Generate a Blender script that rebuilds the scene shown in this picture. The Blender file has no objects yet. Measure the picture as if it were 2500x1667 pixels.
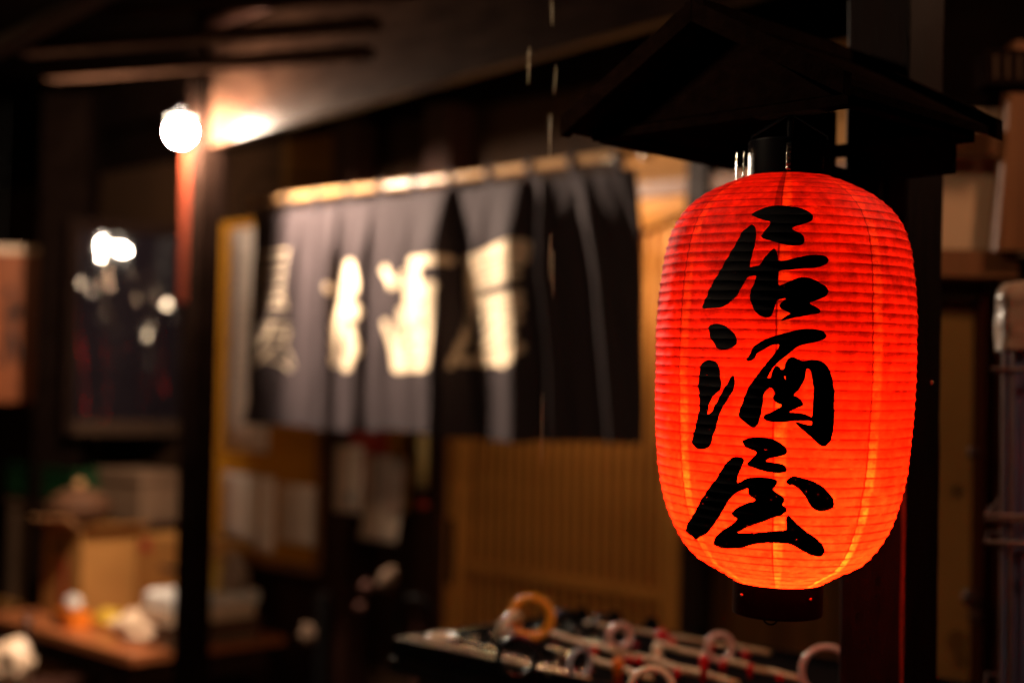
import bpy, bmesh, math, random
from mathutils import Vector, Matrix, noise
from mathutils.geometry import tessellate_polygon
random.seed(7)
C = bpy.context.scene.collection
SC = bpy.context.scene
R2 = math.sqrt(.5)

# ------------------------------------------------------------------ camera
EYE = Vector((0, 0, 1.5))
CAMR = Matrix.Rotation(math.radians(90 + 1.76), 3, 'X') @ Matrix.Rotation(math.radians(1.2), 3, 'Z')
cd = bpy.data.cameras.new('camera'); cam = bpy.data.objects.new('camera', cd); C.objects.link(cam)
cam.matrix_world = Matrix.Translation(EYE) @ CAMR.to_4x4()
cd.lens = 50; cd.sensor_width = 36; cd.clip_start = .05; cd.clip_end = 200
cd.dof.use_dof = True; cd.dof.focus_distance = 1.285; cd.dof.aperture_fstop = 2.4; cd.dof.aperture_blades = 0
SC.camera = cam

# ------------------------------------------------------------------ night sky
w = bpy.data.worlds.new('World'); SC.world = w; w.use_nodes = True
nt = w.node_tree; bgn = nt.nodes['Background']
sky = nt.nodes.new('ShaderNodeTexSky'); sky.sky_type = 'NISHITA'; sky.sun_disc = False
sky.sun_elevation = math.radians(2); sky.sun_rotation = math.radians(200)
nt.links.new(sky.outputs[0], bgn.inputs[0]); bgn.inputs[1].default_value = .0006
sd = bpy.data.lights.new('moon_light', 'SUN'); sd.energy = .004; sd.angle = math.radians(.5); sd.color = (.8, .88, 1)
so = bpy.data.objects.new('moon_light', sd); C.objects.link(so); so.rotation_euler = (math.radians(50), 0, math.radians(-20))

SC.view_settings.view_transform = 'Standard'; SC.view_settings.look = 'None'
SC.view_settings.exposure = -.22; SC.view_settings.gamma = 1; SC.view_settings.use_curve_mapping = False
cy = SC.cycles
cy.use_denoising = True; cy.max_bounces = 8; cy.diffuse_bounces = 3; cy.glossy_bounces = 3
cy.transmission_bounces = 5; cy.transparent_max_bounces = 8
cy.sample_clamp_indirect = 6; cy.sample_clamp_direct = 0
cy.caustics_reflective = False; cy.caustics_refractive = False

BULB_POWER = 4600.0      # radiance of the porch bulb
LANTERN_POWER = 930.0   # radiance of the bulb in the red lantern
SCONCE_POWER = 230.0
STREET_POWER = 270.0

# ------------------------------------------------------------------ coordinates
# the shop front runs 45 degrees to the view: s along it (towards the right and nearer), n into it
def F(s, n, z): return Vector(((s + n) * R2, (n - s) * R2, z))
FPX = 50 / 36 * 2500
def ray(x, y): return CAMR @ Vector(((x - 1250) / FPX, -(y - 833.5) / FPX, -1))
def P(x, y, d): return EYE + ray(x, y) * d                 # a point measured in the photograph at a depth in metres
def fac(x, y, n):
    d = ray(x, y); t = n / ((d.x + d.y) * R2); q = EYE + d * t
    return (q.x - q.y) * R2, q.z
def flat(x, y, z):
    d = ray(x, y); t = (z - EYE.z) / d.z; q = EYE + d * t
    return (q.x - q.y) * R2, (q.x + q.y) * R2

# ------------------------------------------------------------------ materials
def _n(m, t, **k):
    n = m.node_tree.nodes.new(t)
    for a, b in k.items():
        if a.startswith('i_'): n.inputs[a[2:].replace('_', ' ')].default_value = b
        else: setattr(n, a, b)
    return n
def L(m, a, b): m.node_tree.links.new(a, b)
def ramp(m, c0, c1, p0=.3, p1=.7):
    r = _n(m, 'ShaderNodeValToRGB'); e = r.color_ramp.elements
    e[0].position = p0; e[0].color = (*c0, 1); e[1].position = p1; e[1].color = (*c1, 1); return r
MATS = {}
def mat(name, c0, c1=None, rough=.6, metal=0, scale=12, stretch=(1, 1, 1), bump=.15, bscale=60, spec=.5, coat=0, trans=0):
    m = bpy.data.materials.new(name); m.use_nodes = True; MATS[name] = m
    b = m.node_tree.nodes['Principled BSDF']
    b.inputs['Roughness'].default_value = rough; b.inputs['Metallic'].default_value = metal
    b.inputs['Specular IOR Level'].default_value = spec * (.25 if rough > .45 and spec == .5 else 1); b.inputs['Coat Weight'].default_value = coat
    if trans: b.inputs['Transmission Weight'].default_value = trans
    tc = _n(m, 'ShaderNodeTexCoord'); mp = _n(m, 'ShaderNodeMapping'); mp.inputs['Scale'].default_value = stretch
    L(m, tc.outputs['Object'], mp.inputs[0])
    nz = _n(m, 'ShaderNodeTexNoise', i_Scale=scale, i_Detail=6, i_Roughness=.6); L(m, mp.outputs[0], nz.inputs['Vector'])
    c1 = c1 or tuple(v * .6 for v in c0)
    r = ramp(m, c1, c0); L(m, nz.outputs[0], r.inputs[0]); L(m, r.outputs[0], b.inputs['Base Color'])
    n2 = _n(m, 'ShaderNodeTexNoise', i_Scale=bscale, i_Detail=4); L(m, mp.outputs[0], n2.inputs['Vector'])
    bp = _n(m, 'ShaderNodeBump', i_Strength=bump, i_Distance=.004); L(m, n2.outputs[0], bp.inputs['Height']); L(m, bp.outputs[0], b.inputs['Normal'])
    mr = _n(m, 'ShaderNodeMapRange'); mr.inputs['To Min'].default_value = max(.01, rough * .75); mr.inputs['To Max'].default_value = min(1, rough * 1.25)
    L(m, nz.outputs[0], mr.inputs[0]); L(m, mr.outputs[0], b.inputs['Roughness'])
    return m
V = (6, 6, .35)      # upright grain
mat('dark_wood', (.045, .016, .010), (.016, .006, .004), .5, scale=14, stretch=V, bscale=40, bump=.3)
mat('near_black', (.006, .003, .0022), (.003, .0015, .001), .8, scale=10, spec=0)  # near-black tone for parts that stay dark
mat('roof_wood', (.0048, .0022, .0016), (.0022, .001, .0008), .7, scale=14, stretch=(1, 6, 6), bscale=40, bump=.3, spec=.0)
mat('post_wood', (.030, .013, .009), (.010, .005, .004), .55, scale=18, stretch=V, bscale=50, bump=.5)
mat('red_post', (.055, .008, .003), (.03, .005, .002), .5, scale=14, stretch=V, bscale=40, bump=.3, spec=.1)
mat('beam_wood', (.026, .012, .007), (.008, .0035, .0025), .30, scale=9, stretch=(1, 1, 7), bscale=30, bump=.4, spec=.022)
mat('near_black_wood', (.014, .007, .005), (.006, .003, .0025), .7, scale=14, stretch=V, bscale=40, bump=.3, spec=.0)  # near-black wood tone of the sheet's frame
mat('batten_wood', (.030, .014, .008), (.016, .007, .005), .6, scale=9, stretch=(1, 1, 7), bscale=30, bump=.4, spec=.0)
mat('door_wood', (.62, .27, .065), (.42, .17, .035), .5, scale=12, stretch=V, bump=.15)
mat('door_paper', (.24, .09, .02), (.18, .065, .014), .8, scale=6)
mat('mustard_board', (.48, .20, .015), (.38, .15, .010), .7, scale=5)
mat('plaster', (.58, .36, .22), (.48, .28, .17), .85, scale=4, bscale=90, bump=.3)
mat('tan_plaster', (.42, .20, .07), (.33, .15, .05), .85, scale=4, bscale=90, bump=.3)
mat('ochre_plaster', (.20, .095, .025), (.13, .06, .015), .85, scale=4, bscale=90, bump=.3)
mat('brown_wood', (.20, .075, .028), (.11, .038, .014), .5, scale=12, stretch=V, bump=.3)
mat('brown_wood_flat', (.22, .085, .030), (.12, .04, .016), .45, scale=12, stretch=(1, 1, 6), bump=.3)
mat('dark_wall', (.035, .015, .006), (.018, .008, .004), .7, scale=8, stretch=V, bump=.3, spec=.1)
mat('paper', (.82, .68, .60), (.70, .56, .49), .8, scale=9, bump=.1)
mat('faint_print', (.36, .26, .21), None, .7)
mat('ink', (.05, .03, .025), None, .6)
mat('ink_red', (.35, .03, .02), None, .6)
mat('red_print', (.45, .05, .03), None, .6)
mat('bamboo', (.55, .40, .16), (.35, .24, .09), .4, scale=10, stretch=V)
mat('pole_bamboo', (.40, .22, .10), (.3, .16, .07), .24, scale=10, bump=.2)
mat('cardboard', (.34, .15, .04), (.27, .115, .03), .75, scale=9, bump=.2)
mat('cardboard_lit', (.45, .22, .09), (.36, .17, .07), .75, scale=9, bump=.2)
mat('table_wood', (.42, .13, .045), (.26, .075, .025), .32, scale=12, stretch=(5, 1, 5), bump=.25)
mat('white_plastic', (.76, .52, .36), (.62, .42, .28), .35, scale=10, bump=.5, bscale=30)
mat('foam', (.15, .085, .05), (.11, .06, .035), .7, scale=10)
mat('green_plastic', (.006, .030, .008), (.004, .02, .006), .35, scale=10)
mat('yellow', (.75, .45, .04), None, .4)
mat('orange_plastic', (.85, .22, .02), (.7, .15, .01), .35)
mat('tissue', (.85, .75, .68), None, .8)
mat('orange_sign', (.26, .055, .003), (.13, .026, .002), .45, scale=5)
mat('plank_brown', (.16, .062, .018), (.11, .042, .012), .6, scale=10, stretch=V, bump=.3)
mat('plank_dark', (.11, .042, .012), (.08, .03, .009), .6, scale=10, stretch=V, bump=.3)
mat('dim_clay', (.15, .09, .06), (.1, .06, .04), .8, scale=10)
mat('basket', (.12, .05, .025), (.06, .025, .012), .6, scale=40)
mat('black_gloss', (.004, .004, .005), None, .22, bump=.05, spec=.25)
mat('cap_black', (.002, .002, .003), None, .3, bump=.05, spec=.05)
mat('drip_water', (.85, .70, .50), None, .2)
mat('black_matt', (.006, .005, .005), None, .5)
mat('velvet', (.008, .006, .006), None, .9, bump=.4, spec=0)
mat('steel', (.75, .72, .66), None, .2, metal=1, bump=.6, bscale=150)
mat('rivet_brass', (.75, .55, .32), None, .25, metal=1)
mat('gold_resin', (.85, .32, .02), (.75, .25, .015), .12, coat=.5, bump=.02)
mat('cream_resin', (.80, .62, .46), (.7, .52, .38), .15, coat=.5, bump=.02)
mat('pink_resin', (.62, .36, .32), (.52, .30, .27), .22, coat=.4, bump=.02)
mat('blue_resin', (.30, .36, .46), None, .15, coat=.5)
mat('red_gloss', (.60, .008, .008), (.45, .005, .005), .15, coat=.5, bump=.02)
mat('orange_gloss', (.85, .20, .02), None, .12, coat=.5)
mat('cord_cream', (.58, .34, .18), (.40, .23, .12), .55, bump=.8, bscale=200)
mat('bead_clear', (.90, .72, .54), None, .05, metal=1, bump=0)
mat('cabinet', (.32, .16, .065), (.25, .12, .05), .6, scale=6)
mat('ground', (.05, .042, .036), (.03, .025, .022), .35, scale=3, bump=.4, bscale=20)
mat('brick_grey', (.12, .10, .09), None, .8)
mat('bin_plastic', (.06, .068, .13), (.05, .056, .105), .42, scale=5)
mat('wire_brown', (.12, .06, .05), None, .35, metal=.3)
mat('bag_film', (.32, .21, .15), (.24, .15, .11), .38, scale=8, bump=.6, bscale=25)
mat('cable_red', (.5, .03, .02), None, .4)
mat('vinyl', (.010, .007, .009), (.006, .004, .006), .05, scale=5, bump=.05, bscale=8, spec=.9, coat=1)
mat('black_post', (.0065, .0026, .0022), (.003, .0014, .0014), .7, scale=18, stretch=V, bscale=50, bump=.6, spec=.04)
mat('lit_edge_wood', (.12, .05, .025), (.07, .03, .012), .6, scale=30)
mat('dark_bag', (.10, .04, .03), None, .5)

def emitter(name, col, s):
    m = bpy.data.materials.new(name); m.use_nodes = True; MATS[name] = m
    nt = m.node_tree; nt.nodes.clear()
    e = nt.nodes.new('ShaderNodeEmission'); o = nt.nodes.new('ShaderNodeOutputMaterial')
    m.cycles.emission_sampling = 'FRONT'; 
    e.inputs[0].default_value = (*col, 1); e.inputs[1].default_value = s; nt.links.new(e.outputs[0], o.inputs[0]); return m
emitter('bulb_glow', (1, .81, .61), BULB_POWER)
emitter('lantern_glow', (1, .80, .50), LANTERN_POWER)
emitter('sconce_glow', (1, .74, .46), SCONCE_POWER)
emitter('side_glow', (1, .54, .24), 350.0)
emitter('right_fill_glow', (1, .60, .34), 400.0)
emitter('street_glow', (1, .72, .46), STREET_POWER)

def lantern_paper():
    m = bpy.data.materials.new('lantern_paper'); m.use_nodes = True; MATS['lantern_paper'] = m
    nt = m.node_tree; nt.nodes.clear()
    out = _n(m, 'ShaderNodeOutputMaterial')
    uv = _n(m, 'ShaderNodeUVMap'); uv.uv_map = 'wrap'
    sep = _n(m, 'ShaderNodeSeparateXYZ'); L(m, uv.outputs[0], sep.inputs[0])
    def math_(op, a, b=None, c=None):
        n = _n(m, 'ShaderNodeMath', operation=op)
        for i, v in enumerate((a, b, c)):
            if v is None: continue
            if isinstance(v, (int, float)): n.inputs[i].default_value = v
            else: L(m, v, n.inputs[i])
        return n.outputs[0]
    def step(v, lo, hi, to0, to1):
        n = _n(m, 'ShaderNodeMapRange'); n.interpolation_type = 'SMOOTHSTEP'
        for k, x in (('From Min', lo), ('From Max', hi), ('To Min', to0), ('To Max', to1)): n.inputs[k].default_value = x
        L(m, v, n.inputs[0]); return n.outputs[0]
    tc = _n(m, 'ShaderNodeTexCoord')
    def nz(scale, detail=5, rough=.6, stretch=None, dist=0):
        n = _n(m, 'ShaderNodeTexNoise', i_Scale=scale, i_Detail=detail, i_Roughness=rough, i_Distortion=dist)
        if stretch:
            mp = _n(m, 'ShaderNodeMapping'); mp.inputs['Scale'].default_value = stretch
            L(m, tc.outputs['Object'], mp.inputs[0]); L(m, mp.outputs[0], n.inputs['Vector'])
        else: L(m, tc.outputs['Object'], n.inputs['Vector'])
        return n.outputs[0]
    # rib line: v counts the hoops, the wobble keeps them from being ruled lines
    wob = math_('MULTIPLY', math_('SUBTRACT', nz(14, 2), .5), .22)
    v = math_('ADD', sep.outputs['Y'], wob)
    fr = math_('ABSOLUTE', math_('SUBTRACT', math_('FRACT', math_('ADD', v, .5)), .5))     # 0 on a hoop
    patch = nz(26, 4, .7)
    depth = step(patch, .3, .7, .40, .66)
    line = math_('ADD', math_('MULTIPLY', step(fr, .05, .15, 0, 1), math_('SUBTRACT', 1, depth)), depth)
    # a lighter worn edge right under each hoop
    fr2 = math_('FRACT', math_('SUBTRACT', v, .06))
    worn = step(fr2, .78, .93, 0, 1)
    worn = math_('MULTIPLY', worn, step(nz(38, 5, .75), .50, .66, 0, .75))
    # fibre mottling
    mot = step(nz(9, 8, .72), .30, .72, .62, 1.2)
    fine = step(nz(120, 5, .75), .25, .75, .60, 1.36)
    blot = step(nz(34, 4, .6), .50, .70, 1.0, .72)
    streak = step(nz(10, 6, .7, (8, 8, .55)), .3, .7, .80, 1.18)
    # seams of the paper gores: a dark line and an overlap strip
    deg = math_('MULTIPLY', sep.outputs['X'], 360)
    seam = None; strip = None
    wd = math_('MULTIPLY', math_('SUBTRACT', nz(22, 3), .5), 1.6)
    for a in SEAMS:
        d = math_('SUBTRACT', math_('ADD', deg, wd), a)
        ad = math_('ABSOLUTE', d)
        s1 = step(ad, .12, .55, .38, 1)
        seam = s1 if seam is None else math_('MULTIPLY', seam, s1)
        s2 = math_('MULTIPLY', step(d, .2, .9, 0, 1), step(d, 4.4, 6.4, 1, 0))
        strip = s2 if strip is None else math_('MAXIMUM', strip, s2)
    stripn = math_('MULTIPLY', strip, step(nz(45, 4, .7), .35, .62, .25, .9))
    # the dark overlap at the crown, left of the middle seam
    crown = math_('MULTIPLY', step(math_('ABSOLUTE', math_('ADD', deg, 5.2 + 0)), 1.4, 2.0, 1, 0), step(sep.outputs['Y'], 41.5, 43, 0, 1))
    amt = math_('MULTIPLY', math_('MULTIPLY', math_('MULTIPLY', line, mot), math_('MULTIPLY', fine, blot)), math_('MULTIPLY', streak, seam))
    amt = math_('MULTIPLY', amt, math_('ADD', 1, math_('ADD', math_('MULTIPLY', worn, .9), math_('MULTIPLY', stripn, .45))))
    amt = math_('MULTIPLY', amt, math_('SUBTRACT', 1, math_('MULTIPLY', crown, .55)))
    # thin spots let more green through than the dyed body does
    thin = math_('MINIMUM', math_('ADD', math_('MULTIPLY', worn, .8), math_('MULTIPLY', stripn, .6)), 1)
    mix = _n(m, 'ShaderNodeMix'); mix.data_type = 'RGBA'
    mix.inputs['A'].default_value = (*PAPER_DYE, 1); mix.inputs['B'].default_value = (*PAPER_THIN, 1)
    L(m, thin, mix.inputs['Factor'])
    # doubled or thicker paper (hoops, seams, blots) swallows the green first
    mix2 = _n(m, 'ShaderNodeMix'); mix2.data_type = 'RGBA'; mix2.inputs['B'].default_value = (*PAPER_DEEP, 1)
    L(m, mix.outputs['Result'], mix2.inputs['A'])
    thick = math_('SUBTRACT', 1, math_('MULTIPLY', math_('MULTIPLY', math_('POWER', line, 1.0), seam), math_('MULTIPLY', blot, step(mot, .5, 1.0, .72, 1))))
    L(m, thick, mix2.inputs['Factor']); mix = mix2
    sc = _n(m, 'ShaderNodeVectorMath', operation='SCALE'); L(m, mix.outputs['Result'], sc.inputs[0]); L(m, amt, sc.inputs['Scale'])
    tr = _n(m, 'ShaderNodeBsdfTranslucent'); L(m, sc.outputs[0], tr.inputs[0])
    pb = _n(m, 'ShaderNodeBsdfPrincipled'); pb.inputs['Base Color'].default_value = (.14, .002, .001, 1); pb.inputs['Roughness'].default_value = .6; pb.inputs['Specular IOR Level'].default_value = .12
    bp = _n(m, 'ShaderNodeBump', i_Strength=.35, i_Distance=.002); L(m, nz(80, 5), bp.inputs['Height']); L(m, bp.outputs[0], pb.inputs['Normal'])
    ad = _n(m, 'ShaderNodeAddShader'); L(m, tr.outputs[0], ad.inputs[0]); 
    mx = _n(m, 'ShaderNodeMixShader'); mx.inputs[0].default_value = .32
    L(m, tr.outputs[0], mx.inputs[1]); L(m, pb.outputs[0], mx.inputs[2]); L(m, mx.outputs[0], out.inputs[0])
SEAMS = (-93, -50, -3.4, 39, 88, 130, 175, -140)
PAPER_DYE = (.62, .0074, .0008)
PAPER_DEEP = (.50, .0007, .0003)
PAPER_THIN = (.62, .034, .0022)
lantern_paper()

def brush_ink(name, hole):
    m = bpy.data.materials.new(name); m.use_nodes = True; MATS[name] = m
    b = m.node_tree.nodes['Principled BSDF']; b.inputs['Roughness'].default_value = .75
    b.inputs['Specular IOR Level'].default_value = .06
    tc = _n(m, 'ShaderNodeTexCoord')
    n1 = _n(m, 'ShaderNodeTexNoise', i_Scale=170, i_Detail=5, i_Roughness=.7); L(m, tc.outputs['Object'], n1.inputs['Vector'])
    r = ramp(m, (.003, .002, .003), (.16, .010, .008), .66, .80); L(m, n1.outputs[0], r.inputs[0]); L(m, r.outputs[0], b.inputs['Base Color'])
    bp = _n(m, 'ShaderNodeBump', i_Strength=.3, i_Distance=.001); L(m, n1.outputs[0], bp.inputs['Height']); L(m, bp.outputs[0], b.inputs['Normal'])
    # pinholes and thin spots where the brush skipped
    n2 = _n(m, 'ShaderNodeTexNoise', i_Scale=330, i_Detail=3, i_Roughness=.6); L(m, tc.outputs['Object'], n2.inputs['Vector'])
    r2 = ramp(m, (0, 0, 0), (1, 1, 1), hole, hole + .05); L(m, n2.outputs[0], r2.inputs[0])
    tp = _n(m, 'ShaderNodeBsdfTransparent'); mx = _n(m, 'ShaderNodeMixShader')
    L(m, r2.outputs[0], mx.inputs[0]); L(m, b.outputs[0], mx.inputs[1]); L(m, tp.outputs[0], mx.inputs[2])
    L(m, mx.outputs[0], m.node_tree.nodes['Material Output'].inputs[0])
brush_ink('brush_ink', .74); brush_ink('brush_ink_worn', .71)

def noren_cloth():
    m = bpy.data.materials.new('noren_cloth'); m.use_nodes = True; MATS['noren_cloth'] = m
    b = m.node_tree.nodes['Principled BSDF']; b.inputs['Roughness'].default_value = .85
    b.inputs['Specular IOR Level'].default_value = .1
    at = _n(m, 'ShaderNodeAttribute', attribute_name='print')
    mx = _n(m, 'ShaderNodeMix'); mx.data_type = 'RGBA'
    mx.inputs['A'].default_value = (.036, .026, .028, 1); mx.inputs['B'].default_value = (.78, .60, .42, 1)
    L(m, at.outputs['Fac'], mx.inputs['Factor']); L(m, mx.outputs['Result'], b.inputs['Base Color'])
    tc = _n(m, 'ShaderNodeTexCoord')
    wv = _n(m, 'ShaderNodeTexNoise', i_Scale=300, i_Detail=2); L(m, tc.outputs['Object'], wv.inputs['Vector'])
    bp = _n(m, 'ShaderNodeBump', i_Strength=.3, i_Distance=.001); L(m, wv.outputs[0], bp.inputs['Height']); L(m, bp.outputs[0], b.inputs['Normal'])
noren_cloth()

# ------------------------------------------------------------------ mesh helpers
class MB:
    def __init__(s): s.v = []; s.f = []
    def add(s, vs, fs):
        b = len(s.v); s.v += [Vector(v) for v in vs]; s.f += [tuple(i + b for i in f) for f in fs]; return s
    def hexa(s, p):        # 8 points: bottom ring of four, top ring of four
        return s.add(p, [(0, 3, 2, 1), (4, 5, 6, 7), (0, 1, 5, 4), (1, 2, 6, 5), (2, 3, 7, 6), (3, 0, 4, 7)])
    def box(s, s0, s1, n0, n1, z0, z1, ch=0):
        if ch:
            # chamfered along the long edges
            o = [(s0 + ch, n0), (s1 - ch, n0), (s1, n0 + ch), (s1, n1 - ch), (s1 - ch, n1), (s0 + ch, n1), (s0, n1 - ch), (s0, n0 + ch)]
            vs = [F(a, b, z0) for a, b in o] + [F(a, b, z1) for a, b in o]
            return s.add(vs, [tuple(range(7, -1, -1)), tuple(range(8, 16))] + [(i, (i + 1) % 8, (i + 1) % 8 + 8, i + 8) for i in range(8)])
        return s.hexa([F(s0, n0, z0), F(s1, n0, z0), F(s1, n1, z0), F(s0, n1, z0), F(s0, n0, z1), F(s1, n0, z1), F(s1, n1, z1), F(s0, n1, z1)])
    def wbox(s, c, ax, ay, az):   # oriented box: centre and three half vectors
        c, ax, ay, az = map(Vector, (c, ax, ay, az)); p = []
        for k in (-1, 1):
            for i, j in ((-1, -1), (1, -1), (1, 1), (-1, 1)): p.append(c + ax * i + ay * j + az * k)
        return s.hexa(p)
    def tube(s, pts, r, seg=10, closed=False, cap=True):
        pts = [Vector(p) for p in pts]; n = len(pts); rr = r if isinstance(r, (list, tuple)) else [r] * n
        b = len(s.v); prev = None
        for i, p in enumerate(pts):
            t = (pts[(i + 1) % n] - pts[i - 1]) if closed else (pts[min(i + 1, n - 1)] - pts[max(i - 1, 0)])
            t.normalize()
            u = prev - t * prev.dot(t) if prev is not None else t.cross(Vector((.3, .2, 1)) if abs(t.z) < .9 else Vector((1, .1, 0)))
            u.normalize(); prev = u; w_ = t.cross(u)
            for k in range(seg):
                a = 2 * math.pi * k / seg; s.v.append(p + (u * math.cos(a) + w_ * math.sin(a)) * rr[i])
        for i in range(n if closed else n - 1):
            j = (i + 1) % n
            for k in range(seg):
                s.f.append((b + i * seg + k, b + i * seg + (k + 1) % seg, b + j * seg + (k + 1) % seg, b + j * seg + k))
        if cap and not closed:
            s.f.append(tuple(b + k for k in range(seg - 1, -1, -1))); s.f.append(tuple(b + (n - 1) * seg + k for k in range(seg)))
        return s
    def lathe(s, base, axis, prof, seg=32, cap=True):
        axis = Vector(axis).normalized(); u = axis.orthogonal().normalized(); w_ = axis.cross(u); b = len(s.v)
        for h, r in prof:
            for k in range(seg):
                a = 2 * math.pi * k / seg; s.v.append(Vector(base) + axis * h + (u * math.cos(a) + w_ * math.sin(a)) * r)
        for i in range(len(prof) - 1):
            for k in range(seg):
                s.f.append((b + i * seg + k, b + i * seg + (k + 1) % seg, b + (i + 1) * seg + (k + 1) % seg, b + (i + 1) * seg + k))
        if cap:
            s.f.append(tuple(b + k for k in range(seg - 1, -1, -1))); s.f.append(tuple(b + (len(prof) - 1) * seg + k for k in range(seg)))
        return s
    def sphere(s, c, r, seg=14, sq=(1, 1, 1)):
        b = len(s.v); c = Vector(c); rg = seg // 2
        for i in range(rg + 1):
            t = math.pi * i / rg
            for k in range(seg):
                a = 2 * math.pi * k / seg
                s.v.append(c + Vector((math.sin(t) * math.cos(a) * sq[0], math.sin(t) * math.sin(a) * sq[1], math.cos(t) * sq[2])) * r)
        for i in range(rg):
            for k in range(seg):
                s.f.append((b + i * seg + k, b + (i + 1) * seg + k, b + (i + 1) * seg + (k + 1) % seg, b + i * seg + (k + 1) % seg))
        return s
def tag(o, label=None, cat=None, group=None, kind=None):
    if label: o['label'] = label
    if cat: o['category'] = cat
    if group: o['group'] = group
    if kind: o['kind'] = kind
    return o
def obj(name, mb, m, parent=None, smooth=False, bevel=0):
    org = parent.matrix_world.translation.copy() if parent is not None else None
    if parent is None:
        org = sum(mb.v, Vector()) / max(1, len(mb.v)); org.z = min(v.z for v in mb.v)
    me = bpy.data.meshes.new(name); me.from_pydata([v - org for v in mb.v], [], mb.f); me.validate()
    me.materials.append(MATS[m])
    if smooth:
        me.polygons.foreach_set('use_smooth', [True] * len(me.polygons))
    o = bpy.data.objects.new(name, me); C.objects.link(o)
    if parent is not None: o.parent = parent
    else: o.location = org
    if smooth == 'auto':
        pass
    if bevel:
        b = o.modifiers.new('bevel', 'BEVEL'); b.width = bevel; b.segments = 2; b.limit_method = 'ANGLE'
    bpy.context.view_layer.update()
    return o
def thing(name, label, cat, at, group=None):
    o = bpy.data.objects.new(name, None); C.objects.link(o); o.location = at; o.empty_display_size = .05
    bpy.context.view_layer.update()
    return tag(o, label, cat, group)
def tagged(name, mb, m, label, cat, group=None, **k): return tag(obj(name, mb, m, **k), label, cat, group)
def struct(name, mb, m, **k): return tag(obj(name, mb, m, **k), kind='structure')

# ================================================================== SETTING
struct('ground', MB().add([(-40, -20, 0), (40, -20, 0), (40, 60, 0), (-40, 60, 0)], [(0, 1, 2, 3)]), 'ground')

# ---- shop front wall (plane n = 3.2) with timber frame, board panels, plaster band
WN = 3.20
wall = thing('shop_wall', 'dark timber shop front wall behind the curtain and the notice board', 'wall', F(-4, WN, 0))
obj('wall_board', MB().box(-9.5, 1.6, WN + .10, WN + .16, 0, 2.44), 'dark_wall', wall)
obj('upper_board', MB().box(-9.5, 1.6, WN + .09, WN + .16, 2.442, 3.4), 'near_black', wall)  # darker than the lower wall: shade put into the colour
for a, b, m in ((-5.10, -4.98, 'post_wood'), (-4.13, -4.00, 'dark_wood'), (-3.63, -3.50, 'dark_wood'), (-2.50, -2.42, 'post_wood'), (-1.90, -1.80, 'dark_wood')):
    obj('wall_post', MB().box(a, b, WN - .02, WN + .098, 0, 2.44, .006), m, wall)
obj('lintel', MB().box(-4.0, -1.90, WN - .01, WN + .098, 2.055, 2.10), 'brown_wood_flat', wall)
obj('plaster_band', MB().box(-2.80, -1.90, WN + .03, WN + .095, 2.102, 2.42), 'tan_plaster', wall)
obj('plaster_panel', MB().box(-4.50, -4.135, WN + .03, WN + .095, 2.16, 2.42), 'ochre_plaster', wall)
obj('head_beam', MB().box(-9.4, 1.5, WN - .03, WN + .089, 2.605, 2.80), 'near_black', wall)
obj('skirting_board', MB().box(-4.98, -4.135, WN + .02, WN + .098, .02, .80), 'dark_wood', wall)
for i in range(8):
    a = -2.415 + i * .064
    obj('wall_plank', MB().box(a, a + .061, WN + .03, WN + .09, .02, 2.05), 'plank_brown' if i % 3 else 'plank_dark', wall)

# ---- sliding lattice door
DN = WN - .005
door = thing('sliding_door', 'light wood sliding door of fine upright lattice bars below the curtain', 'door', F(-2.97, DN, 0))
d0, d1 = -3.495, -2.505
obj('door_stile', MB().box(d0, d0 + .075, DN, DN + .035, .02, 2.05, .004), 'door_wood', door)
obj('door_stile', MB().box(d1 - .075, d1, DN, DN + .035, .02, 2.05, .004), 'door_wood', door)
obj('top_rail', MB().box(d0 + .075, d1 - .075, DN + .002, DN + .033, 1.97, 2.05), 'door_wood', door)
obj('bottom_rail', MB().box(d0 + .075, d1 - .075, DN + .002, DN + .033, .02, .30), 'door_wood', door)
obj('middle_rail', MB().box(d0 + .075, d1 - .075, DN + .014, DN + .03, .89, .925), 'door_wood', door)
obj('backing_panel', MB().box(d0 + .075, d1 - .075, DN + .031, DN + .034, .30, 1.97), 'door_paper', door)
obj('door_pull', MB().box(d0 + .022, d0 + .052, DN - .003, DN + .001, .84, 1.06), 'black_gloss', door)
N = 20; x0 = d0 + .078; x1 = d1 - .078; pitch = (x1 - x0) / N
slat_me = None
for i in range(N):
    a = x0 + i * pitch
    if slat_me is None:
        so_ = obj('lattice_slat', MB().box(a + .003, a + .003 + pitch * .42, DN + .019, DN + .030, .302, 1.968), 'door_wood', door); slat_me = so_
    else:
        c = slat_me.copy(); C.objects.link(c); c.parent = door; c.location = Vector((i * pitch * R2, -i * pitch * R2, 0))

# ---- roof over the front: dark boards with battens on the underside
roof = thing('eave_roof', 'dark sloping eave roof of boards and battens above the lit beam', 'roof', F(-4.5, 2.0, 2.9))
for i in range(9):
    n0 = .6 + i * .30
    zc = lambda n: 2.92 + (n - .5) * .08
    p = [F(-9.4, n0, zc(n0)), F(-2.0, n0, zc(n0)), F(-2.0, n0 + .296, zc(n0 + .296)), F(-9.4, n0 + .296, zc(n0 + .296))]
    obj('roof_board', MB().hexa(p + [q + Vector((0, 0, .03)) for q in p]), 'near_black', roof)
def batten(x0, y0, dd0, x1, y1, dd1, h=.045, wd_=.05, m='batten_wood'):
    a = P(x0, y0, dd0); b = P(x1, y1, dd1)
    t = (b - a).normalized(); up = Vector((0, 0, 1)); side = t.cross(up).normalized()
    obj('batten', MB().wbox((a + b) / 2, (b - a) / 2, side * wd_ / 2, up * h / 2), m, roof)
batten(120, 184, 4.25, 900, 128, 3.55, .030)
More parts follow.
